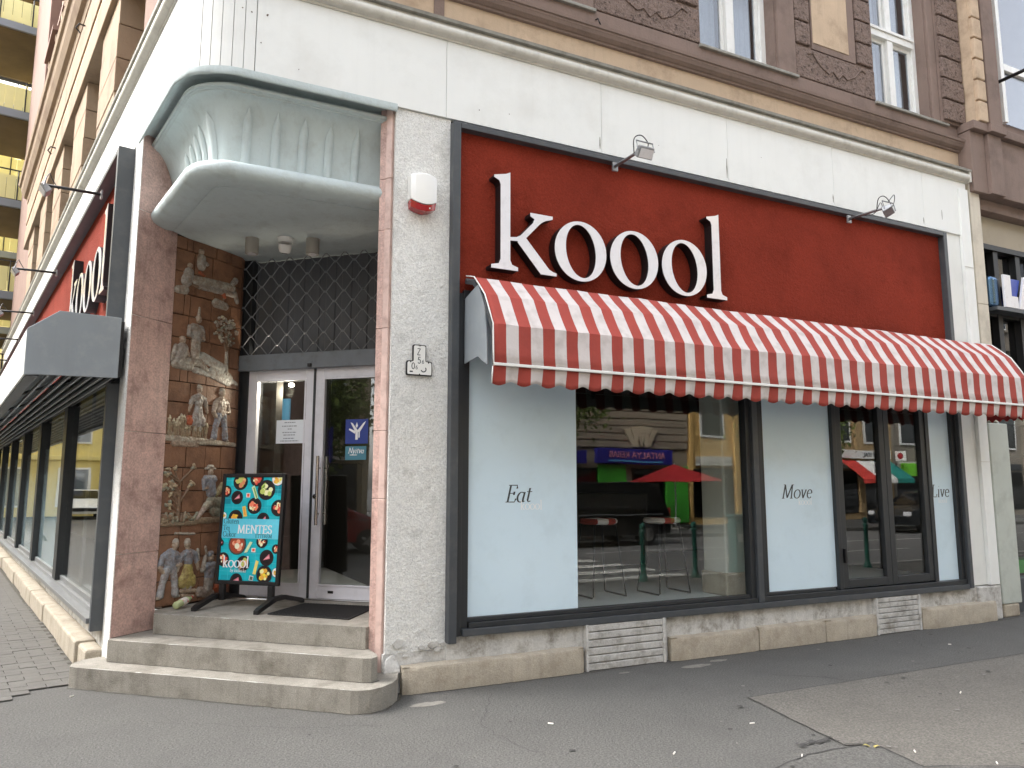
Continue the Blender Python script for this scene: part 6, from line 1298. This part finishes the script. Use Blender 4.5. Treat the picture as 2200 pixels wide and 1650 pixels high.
# vehicles
def car(name, label, loc, rz, L, W_, H, col, kind='van', wheel_r=.33, cat='van'):
    t = thing(name, loc, label, cat, None, rz); T = Matrix.Translation(loc) @ Matrix.Rotation(rz, 4, 'Z')
    paint = pmat(name + '_paint' + str(col), lin(*col), .25, .03, 1, coat=.5)
    if kind == 'van': side = [(-L / 2, .32), (-L / 2 - .02, .75), (-L / 2 + .06, 1.0), (-L / 2 + .35, H - .12), (-L / 2 + .7, H), (L / 2 - 1.7, H), (L / 2 - 1.25, H - .1), (L / 2 - .55, 1.12), (L / 2 - .05, .95), (L / 2, .6), (L / 2 - .02, .32)]
    else: side = [(-L / 2, .30), (-L / 2 - .02, .7), (-L / 2 + .1, .95), (-L / 2 + .6, 1.0), (-L / 2 + 1.15, H - .04), (-L / 2 + 1.7, H), (L / 2 - 2.0, H - .02), (L / 2 - 1.25, .98), (L / 2 - .25, .82), (L / 2, .62), (L / 2 - .02, .30)]
    b = MB(T); n = 7; belt = 1.02 if kind == 'van' else .95
    def wy(z): return W_ / 2 * (1 - .05 * max(0, .6 - z)) if z < belt else W_ / 2 * (1 - .16 * (z - belt) / (H - belt))
    l = [b.v((x, -wy(z), z)) for x, z in side]; r = [b.v((x, wy(z), z)) for x, z in side]
    for i in range(len(side)): j = (i + 1) % len(side); b.f([l[i], l[j], r[j], r[i]])
    b.f(l[::-1]); b.f(r)
    bmesh.ops.triangulate(b.bm, faces=[f for f in b.bm.faces if len(f.verts) > 4], ngon_method='EAR_CLIP')
    b.build('body', paint, t, bevel=.05, seg=3, smooth='auto')
    gl = pmat(name + '_glass' + str(col), lin(14, 16, 18), .06, .02, 2, spec=.8)
    for sg in (-1, 1):
        wl = [(-L / 2 + .55, belt + .04), (-L / 2 + .72, H - .16), (L / 2 - 1.75, H - .14), (L / 2 - 1.05, belt + .04)] if kind == 'van' else [(-L / 2 + 1.0, belt + .02), (-L / 2 + 1.4, H - .1), (L / 2 - 2.05, H - .1), (L / 2 - 1.5, belt + .02)]
        xs = [wl[0][0], (wl[0][0] + wl[3][0]) / 2, wl[3][0]]
        g = MB(T); g.f([g.v((x, sg * (wy(z) + .006), z)) for x, z in wl]); g.build('side_window', gl, t, solid=.004)
        sp_ = MB(T); sp_.tube([(-L / 2 + .3, sg * (W_ / 2 + .003), .92), (L / 2 - .7, sg * (W_ / 2 + .003), .88)], .008, 6); sp_.build('trim_strip', M['steel'], t)
        mr = MB(T); mr.lathe((L / 2 - 1.3, sg * (W_ / 2 + .12), belt), [(.06, 0), (.09, .05), (.08, .14), (.02, .17)], 10); mr.build('mirror', paint, t, smooth='auto')
        hl = MB(T); hl.box(L / 2 - .16, L / 2 - .005, sg * W_ * .42 - .14, sg * W_ * .42 + .10 if sg < 0 else sg * W_ * .42 + .06, .62, .78); hl.build('headlight', M['acrylic'], t, bevel=.03)
        tl = MB(T); tl.box(-L / 2 - .03, -L / 2 + .10, sg * W_ * .44 - .08, sg * W_ * .44 + .04, .78, 1.1); tl.build('tail_light', M['redpl'], t, bevel=.02)
        for xw in (-L / 2 + .85, L / 2 - .9):
            wt = MB(T); wt.lathe((xw, sg * (W_ / 2 - .11), wheel_r), [(wheel_r * .62, -.11), (wheel_r * .95, -.11), (wheel_r, -.07), (wheel_r, .07), (wheel_r * .95, .11), (wheel_r * .62, .11)], 24, 'y'); wh_ = wt.build('wheel', M['rubber'], t, smooth='auto')
            rm = MB(T); rm.lathe((xw, sg * (W_ / 2 - .02), wheel_r), [(.05, .025), (.06, .0), (wheel_r * .6, .0), (wheel_r * .63, .01), (wheel_r * .63, -.06)], 20, 'y')
            for k in range(5):
                a = k * 1.2566; rm.hexa([(xw + .05 * math.cos(a + 1.2) , sg * (W_ / 2 + .0), wheel_r + .05 * math.sin(a + 1.2)), (xw + .05 * math.cos(a - 1.2), sg * (W_ / 2 + .0), wheel_r + .05 * math.sin(a - 1.2)), (xw + wheel_r * .6 * math.cos(a - .14), sg * (W_ / 2 + .0), wheel_r + wheel_r * .6 * math.sin(a - .14)), (xw + wheel_r * .6 * math.cos(a + .14), sg * (W_ / 2 + .0), wheel_r + wheel_r * .6 * math.sin(a + .14)),
                         (xw + .05 * math.cos(a + 1.2), sg * (W_ / 2 + .03), wheel_r + .05 * math.sin(a + 1.2)), (xw + .05 * math.cos(a - 1.2), sg * (W_ / 2 + .03), wheel_r + .05 * math.sin(a - 1.2)), (xw + wheel_r * .6 * math.cos(a - .14), sg * (W_ / 2 + .03), wheel_r + wheel_r * .6 * math.sin(a - .14)), (xw + wheel_r * .6 * math.cos(a + .14), sg * (W_ / 2 + .03), wheel_r + wheel_r * .6 * math.sin(a + .14))])
            rm.build('rim', M['steel'], wh_)
    ws = MB(T)
    if kind == 'van': a, c = side[7], side[6]
    else: a, c = side[7], side[6]
    d = Vector((c[0] - a[0], 0, c[1] - a[1])); nrm = Vector((-d.z, 0, d.x)).normalized(); nrm = nrm if nrm.x > 0 else -nrm
    p = [Vector((a[0], 0, a[1])) + d * f for f in (.08, .92)]
    ws.f([ws.v(tuple(p[0] + nrm * .006 + Vector((0, -W_ * .42, 0)))), ws.v(tuple(p[0] + nrm * .006 + Vector((0, W_ * .42, 0)))), ws.v(tuple(p[1] + nrm * .006 + Vector((0, W_ * .36, 0)))), ws.v(tuple(p[1] + nrm * .006 + Vector((0, -W_ * .36, 0))))]); ws.build('windscreen', gl, t, solid=.004)
    gr = MB(T); gr.box(L / 2 - .03, L / 2 + .012, -W_ * .3, W_ * .3, .42, .58); gr.build('radiator_grille', M['blackm'], t, bevel=.01)
    return t
car('parked_van', 'black van parked across the street, mirrored in the big pane', (11.9, -7.5, -.12), math.pi, 5.0, 1.95, 1.85, (10, 10, 11))
car('parked_car', 'dark grey car parked across the street by the tricolour awning', (27.6, -7.7, -.12), math.pi, 4.4, 1.78, 1.5, (26, 30, 34), 'car', cat='car')
car('parked_car', 'white car standing at the far end of the side street', (-11.3, 42.7, -.02), R(-76), 4.3, 1.76, 1.46, (220, 222, 222), 'car', cat='car')
car('parked_car', 'red car parked on the far side of the side street', (-10.6, 4.0, -.12), R(-76), 4.2, 1.75, 1.46, (150, 26, 24), 'car', cat='car')
# bollards along the kerb
BOL = pmat('dark_green_bollard', lin(44, 100, 86), .4, .06, 4)
b0 = None
for i, (x, y, lab) in enumerate(((6.44, 1.15, 'dark green bollard at the kerb, mirrored beside the frosted Eat panel'), (7.83, 1.12, 'dark green bollard at the kerb mirrored in front of the van wheel'), (9.01, 1.05, 'dark green bollard at the kerb mirrored beside the white column'), (13.1, 1.3, 'dark green bollard at the kerb mirrored in the left folding sash'), (16.0, 1.1, 'dark green bollard at the kerb mirrored in the right folding sash'), (4.9, 1.1, 'dark green bollard at the kerb nearest the corner'))):
    if b0 is None:
        b0 = thing('bollard', (x, y, 0), lab, 'bollard', 'bollards along the kerb')
        q = MB(Matrix.Translation((x, y, 0))); q.lathe((0, 0, 0), [(.075, 0), (.075, .08), (.05, .11), (.045, .14), (.042, .80), (.055, .82), (.055, .85), (.04, .87)], 14); q.build('post', BOL, b0, smooth='auto')
        q = MB(Matrix.Translation((x, y, 0))); q.lathe((0, 0, 0), [(.02, .872), (.045, .89), (.055, .925), (.045, .96), (.015, .98)], 14); q.build('ball_cap', BOL, b0, smooth='auto')
    else:
        c = copy_tree(b0, None, None, lab); c.location = (x, y, 0)
cb = thing('utility_cabinet', (9.75, 1.3, 0), 'teal green utility cabinet on the kerb, mirrored beside the white column', 'cabinet')
TG = pmat('teal_cabinet', lin(60, 112, 108), .5, .08, 3); bx('cabinet_body', TG, cb, 9.64, 9.86, 1.2, 1.4, .08, 1.05, bevel=.015); bx('cabinet_base', M['kerb'], cb, 9.62, 9.88, 1.18, 1.42, 0, .078, bevel=.01); bx('cabinet_lid', TG, cb, 9.61, 9.89, 1.17, 1.43, 1.052, 1.10, bevel=.01)
q = MB(); q.box(9.70, 9.79, 1.4005, 1.404, .62, .76); q.build('cabinet_sticker', M['whitepl'], cb)
# zebra crossing and lane lines
for k, (x, y) in enumerate(((8.2, -.2), (8.2, -1.3), (8.2, -2.4), (8.2, -3.5), (8.2, -4.6), (8.2, -5.7))):
    o = sheet('crossing_stripe', [(x - 1.6, y - .25), (x + 1.6, y - .25), (x + 1.6, y + .25), (x - 1.6, y + .25)], -.112, M['roadpaint'])
for k in range(9): sheet('lane_line', [(12 + k * 4.5, -2.6), (15 + k * 4.5, -2.6), (15 + k * 4.5, -2.48), (12 + k * 4.5, -2.48)], -.112, M['roadpaint'])
sheet('edge_line', [(10.6, -5.2), (70, -5.2), (70, -5.08), (10.6, -5.08)], -.112, M['roadpaint'])
# tricolour awning shop, OKAY sign, green sign
o = bx('cafe_sign', M['whitepl'], None, 30.2, 33.7, -13.86, -13.7, 2.95, 3.35, bevel=.01); tag(o, 'white OKAY sign board across the street', 'sign'); sans('OKAY ITAL', (33.2, -13.69, 3.04), .30, M['ink'], math.pi, parent=o)
ta = thing('tricolour_awning', (32, -13, 2), 'red white and green striped awning across the street', 'awning')
for k, (c_, x0, x1) in enumerate((((200, 60, 50), 30.2, 31.3), ((228, 226, 220), 31.3, 32.5), ((20, 120, 110), 32.5, 33.7))):
    b = MB(); b.rows([[(x0, -13.8, 2.85), (x1, -13.8, 2.85)], [(x0, -12.5, 1.95), (x1, -12.5, 1.95)], [(x0, -12.48, 1.75), (x1, -12.48, 1.75)]]); b.build('fabric_strip', pmat('awning_strip%d' % k, lin(*c_), .8), ta, solid=.01)
o = bx('round_sign', M['whitepl'], None, 34.0, 34.05, -13.7, -13.1, 2.85, 3.35, bevel=.02); tag(o, 'small white projecting sign with red dot across the street', 'sign')
q = MB(); q.lathe((33.99, -13.4, 3.1), [(.16, 0), (.16, .008)], 16, 'x'); adopt(q.build('red_dot', M['redpl']), o)
o = bx('green_sign', pmat('lime_sign', lin(120, 210, 40), .5), None, 34.6, 36.6, -13.86, -13.7, 2.1, 2.75, bevel=.02); tag(o, 'lime green shop sign on the grey house across the street', 'sign')
mo = frame((0, 6.3, 0), (-1, 0, 0), (0, -1, 0))
for lab, a0, a1, h_, c_ in (('pale house two doors along from the corner shop', -24, -13.05, 17, (196, 188, 172)), ('sand coloured house farther along the shop side of the street', -40, -24, 16, (186, 162, 128))):
    street_house('row%d' % -a0, lab, a0, a1, h_, c_, y=0.0, mx=mo)
# ---- the far side of the side street, mirrored in the entrance doors
MS = frame((-15.3, 3.0, 0), -Ld, -Nd)   # x towards the main road, y to the east; houses to the west
house_m = frame((-16.2, 3.0, 0), Vector((.182, -.983, 0)).normalized() * -1, Nd)  # local y outwards west
def side_house(label, a0, a1, h, col): 
    mx = frame((-15.8, 2.0, 0), Vector((-.182, .983, 0)).normalized() * -1, -Nd)   # x: south, y: east (towards our corner)
    return street_house('side' + str(abs(int(a0))), label, a0, a1, h, col, y=0.0, mx=mx, depth=7)
side_house('beige house on the far side of the side street at the crossing', -14, 1.2, 16, (190, 176, 150))
side_house('yellow house farther up on the far side of the side street', -30, -14, 15, (214, 186, 120))
LEAF = pmat('tree_leaves', lin(86, 104, 44), .7, .35, 1.2); LEAF2 = pmat('tree_leaves_light', lin(120, 136, 60), .7, .3, 1.2); BARK = pmat('tree_bark', lin(92, 80, 66), .95, .2, 8, .6, 30)
def tree(loc, h, label, seed):
    rd = random.Random(seed); t = thing('street_tree', loc, label, 'tree', 'street trees'); T = Matrix.Translation(loc)
    b = MB(T); b.tube([(0, 0, 0), (.03, 0, h * .2), (-.05, .05, h * .4), (.05, 0, h * .62)], [.17, .13, .11, .06], 10)
    tips = []
    for k in range(7):
        a = k * .9 + rd.random() * .5; e = (math.cos(a) * h * .22, math.sin(a) * h * .22, h * rd.uniform(.6, .85)); b.tube([(0, 0, h * rd.uniform(.3, .45)), (e[0] * .5, e[1] * .5, h * .55), e], [.06, .045, .02], 6); tips.append(Vector(e))
    b.build('trunk', BARK, t, smooth=True)
    for m_, cnt in ((LEAF, 2600), (LEAF2, 1600)):
        c = MB(T)
        for k in range(cnt):
            q = rd.choice(tips) * rd.uniform(.75, 1.15); q = q + Vector((rd.gauss(0, .45), rd.gauss(0, .45), rd.gauss(0, .4))); s_ = rd.uniform(.06, .13)
            a = Vector((rd.gauss(0, 1), rd.gauss(0, 1), rd.gauss(0, 1))).normalized() * s_; d = Vector((rd.gauss(0, 1), rd.gauss(0, 1), rd.gauss(0, 1))).normalized() * s_
            c.poly([tuple(q - a), tuple(q + d * .6), tuple(q + a), tuple(q - d * .6)])
        c.build('crown', m_, t, recalc=False)
tree((-9.0, 5.1, 0), 5.6, 'street tree on the far side of the side street opposite the entrance', 1)
tree((-9.6, .2, 0), 6.2, 'street tree at the crossing across the side street', 2)
tree((12.5, -10.2, 0), 7.0, 'street tree on the far pavement beside the purple sign', 3)
tree((23.6, -10.4, 0), 6.5, 'street tree on the far pavement before the ochre house', 4)
# information post
ip = thing('info_post', (-7.2, 4.9, 0), 'grey street sign post with round top across the side street', 'sign post'); b = MB(); b.tube([(-7.2, 4.9, 0), (-7.2, 4.9, 2.9)], .04, 8); b.build('post', M['gal'], ip); b = MB(); b.box(-7.5, -6.9, 4.86, 4.94, 2.1, 2.9); b.build('board', PURP, ip, bevel=.02)
# ---- the camera stands at the crossing: nothing more to build
print('objects', len(COL.objects))
# ---- wear of the ground: cracks, repair seams, stains, dirt along the wall foot
SEAM = pmat('bitumen_seam', lin(52, 51, 50), .8, .2, 14, .4, 90)
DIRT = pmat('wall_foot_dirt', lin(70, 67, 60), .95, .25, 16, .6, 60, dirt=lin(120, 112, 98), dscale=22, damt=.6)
def wobble(pts, amp, seed=0, step=.06):
    out = []; r = random.Random(seed)
    for i in range(len(pts) - 1):
        a, b_ = Vector(pts[i]), Vector(pts[i + 1]); L = (b_ - a).length; n = max(2, int(L / step))
        for k in range(n):
            p = a.lerp(b_, k / n); d = (b_ - a).normalized(); o = Vector((-d.y, d.x)); out.append(p + o * amp * (mnoise.noise(Vector((p.x * 5, p.y * 5, seed))) + .6 * mnoise.noise(Vector((p.x * 19, p.y * 19, seed)))))
    out.append(Vector(pts[-1])); return out
def crack(name, pts, w0, z, mat, amp=.02, seed=0):
    P = wobble(pts, amp, seed); mb = MB(); L = []; Q = []
    for i, p in enumerate(P):
        d = (P[min(i + 1, len(P) - 1)] - P[max(i - 1, 0)]).normalized(); o = Vector((-d.y, d.x)); w_ = w0 * (.45 + .9 * abs(mnoise.noise(Vector((p.x * 8, p.y * 8, 2 + seed))))); L.append((p.x + o.x * w_, p.y + o.y * w_, z)); Q.append((p.x - o.x * w_, p.y - o.y * w_, z))
    mb.rows([Q, L]); return tag(mb.build(name, mat), kind='structure')
crack('repair_seam', [(30, 4.55), (12, 4.6), (4.29, 4.63), (4.06, 3.54)], .006, .0065, SEAM, .012, 1)
crack('repair_seam', [(4.06, 3.545), (4.24, 3.49), (4.15, 3.08), (4.66, 2.84), (4.62, 1.6)], .008, .0105, SEAM, .012, 2)
crack('repair_seam', [(4.24, 3.488), (3.72, 3.52), (3.39, 3.44), (1.0, 2.92)], .008, .0105, SEAM, .015, 3)
crack('pavement_crack', [(5.0, 5.1), (5.35, 4.8), (5.42, 4.65)], .005, .002, SEAM, .03, 4)
crack('pavement_crack', [(2.6, 5.6), (2.2, 4.9), (2.3, 4.2)], .0025, .002, SEAM, .06, 5)
crack('pavement_crack', [(7.6, 5.75), (7.2, 5.2), (7.5, 4.7)], .003, .002, SEAM, .05, 6)
crack('pavement_crack', [(.2, 6.0), (.9, 5.5), (1.6, 5.2)], .0025, .002, SEAM, .06, 8)
crack('pavement_crack', [(-.82, 7.2), (-.37, 7.42)], .012, .003, SEAM, .02, 7)
# dirt gathered along the foot of steps and plinth
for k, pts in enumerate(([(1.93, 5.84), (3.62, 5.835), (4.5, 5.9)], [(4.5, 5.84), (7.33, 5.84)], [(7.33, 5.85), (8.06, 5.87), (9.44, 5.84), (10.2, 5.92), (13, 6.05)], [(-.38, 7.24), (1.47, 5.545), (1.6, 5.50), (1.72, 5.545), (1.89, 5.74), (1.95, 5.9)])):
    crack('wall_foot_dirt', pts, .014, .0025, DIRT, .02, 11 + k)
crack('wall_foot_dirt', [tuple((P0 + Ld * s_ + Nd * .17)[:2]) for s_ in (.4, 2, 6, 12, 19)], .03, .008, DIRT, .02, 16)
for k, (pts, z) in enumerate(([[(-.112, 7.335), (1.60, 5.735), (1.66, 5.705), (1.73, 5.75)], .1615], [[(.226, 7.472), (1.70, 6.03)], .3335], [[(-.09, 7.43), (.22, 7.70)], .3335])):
    crack('step_shade_grime', pts, .013, z, DIRT, .012, 31 + k)  # dark strips paint contact shade as well as grime where treads meet risers
# old chewing gum and splashes, too many to count
rg = random.Random(3); dk = MB(); lt = MB()
for k in range(90):
    x, y = rg.uniform(-.5, 9), rg.uniform(2.6, 5.7)
    if y > 7.0 - x and x < 1.9: pass
    if x < 1.9 and y > 5.2 - (x - 1.5) * .9 - .1: continue
    m_ = dk if rg.random() < .75 else lt; r_ = rg.uniform(.006, .022); z = .013 if (x > 4.05 and y < 4.65) or (x > 1 and y < 3.6) else .0045
    m_.poly([(x + r_ * rg.uniform(.7, 1.3) * math.cos(a), y + r_ * rg.uniform(.7, 1.3) * math.sin(a), z + k * .00002) for a in [i * .785 for i in range(8)]])
tag(dk.build('gum_spots', pmat('old_gum', lin(62, 61, 59), .9, .2, 30)), kind='stuff'); tag(lt.build('pale_spots', pmat('pale_splash', lin(126, 124, 119), .9, .2, 30)), kind='stuff')
# pale worn scrapes before the vents
SCR = pmat('mortar_smear', lin(128, 125, 118), .95, .2, 16, .5, 60)
for k, (x, y, a, b_) in enumerate(((4.62, 5.62, .16, .05), (4.95, 5.70, .10, .035), (2.05, 5.55, .14, .05), (3.9, 5.70, .06, .02), (1.0, 6.05, .05, .012))):
    mb = MB(); mb.poly([(x + a * math.cos(t) * (1 + .4 * mnoise.noise(Vector((t * 2, k, 0)))), y + b_ * math.sin(t) * (1 + .5 * mnoise.noise(Vector((t * 2, k, 4)))), .0022) for t in [i * math.pi / 12 for i in range(24)]]); tag(mb.build('mortar_smear', SCR), kind='structure')
# bulb and small lamp lit inside the lobby
lb = thing('lobby_lamp', tuple(MC @ Vector((-4.55, 7.1, 2.66))), 'small lit lamp glowing inside behind the left door pane', 'lamp')
em = bpy.data.materials.new('lamp_glow'); em.use_nodes = True; em.node_tree.nodes['Principled BSDF'].inputs['Emission Color'].default_value = (1, .86, .66, 1); em.node_tree.nodes['Principled BSDF'].inputs['Emission Strength'].default_value = 3
q = MB(Matrix.Translation(MC @ Vector((-4.55, 7.1, 2.66)))); q.lathe((0, 0, 0), [(.01, 0), (.03, .012), (.03, .03), (.01, .045)], 12); q.build('bulb', em, lb, smooth='auto')
q = MB(Matrix.Translation(MC @ Vector((-4.55, 7.1, 2.66)))); q.tube([(0, 0, .045), (0, 0, .45)], .006, 6); q.build('lamp_rod', M['black'], lb)
ld = bpy.data.lights.new('lobby_light', 'POINT'); ld.energy = 5; ld.color = (1, .86, .68); ld.shadow_soft_size = .05; lo = bpy.data.objects.new('lobby_light', ld); COL.objects.link(lo); lo.location = MC @ Vector((-4.55, 7.05, 2.60)); adopt(lo, lb)
# stains and rust marks on the white fascia
STN = pmat('grey_run_stain', lin(150, 148, 140), .8, .15, 12); RST = pmat('rust_mark', lin(92, 78, 66), .9, .25, 30)
rs = random.Random(21)
for x, z0, h_ in ((5.50, 4.87, .22), (9.07, 4.98, .13), (7.10, 4.87, .10), (3.89, 4.87, .12), (8.70, 4.87, .08)):
    q = MB(); n = 9; q.rows([[(x + sg * (.003 + .006 * math.sin(math.pi * k / n) * (.5 + abs(mnoise.noise(Vector((k * .9, x, sg)))))), YW - .0012, z0 + h_ * k / n) for sg in (-1, 1)] for k in range(n + 1)]); q.build('run_stain', STN, B)
for x, z, r_ in ((.62, 5.34, .008), (.74, 5.35, .010), (.55, 5.36, .006), (.70, 5.1, .006), (1.0, 4.95, .005), (2.6, 4.97, .006), (2.9, 5.0, .005), (6.0, 5.2, .004), (4.6, 5.05, .004)):
    yy = along(0, .664 - x).y if x < .66 else YW
    q = MB(); q.poly([(x + r_ * rs.uniform(.5, 1.3) * math.cos(a), yy - .004, z + r_ * rs.uniform(.5, 1.3) * math.sin(a)) for a in [i * .785 for i in range(8)]]); q.build('rust_mark', RST, B)
print('objects', len(COL.objects))
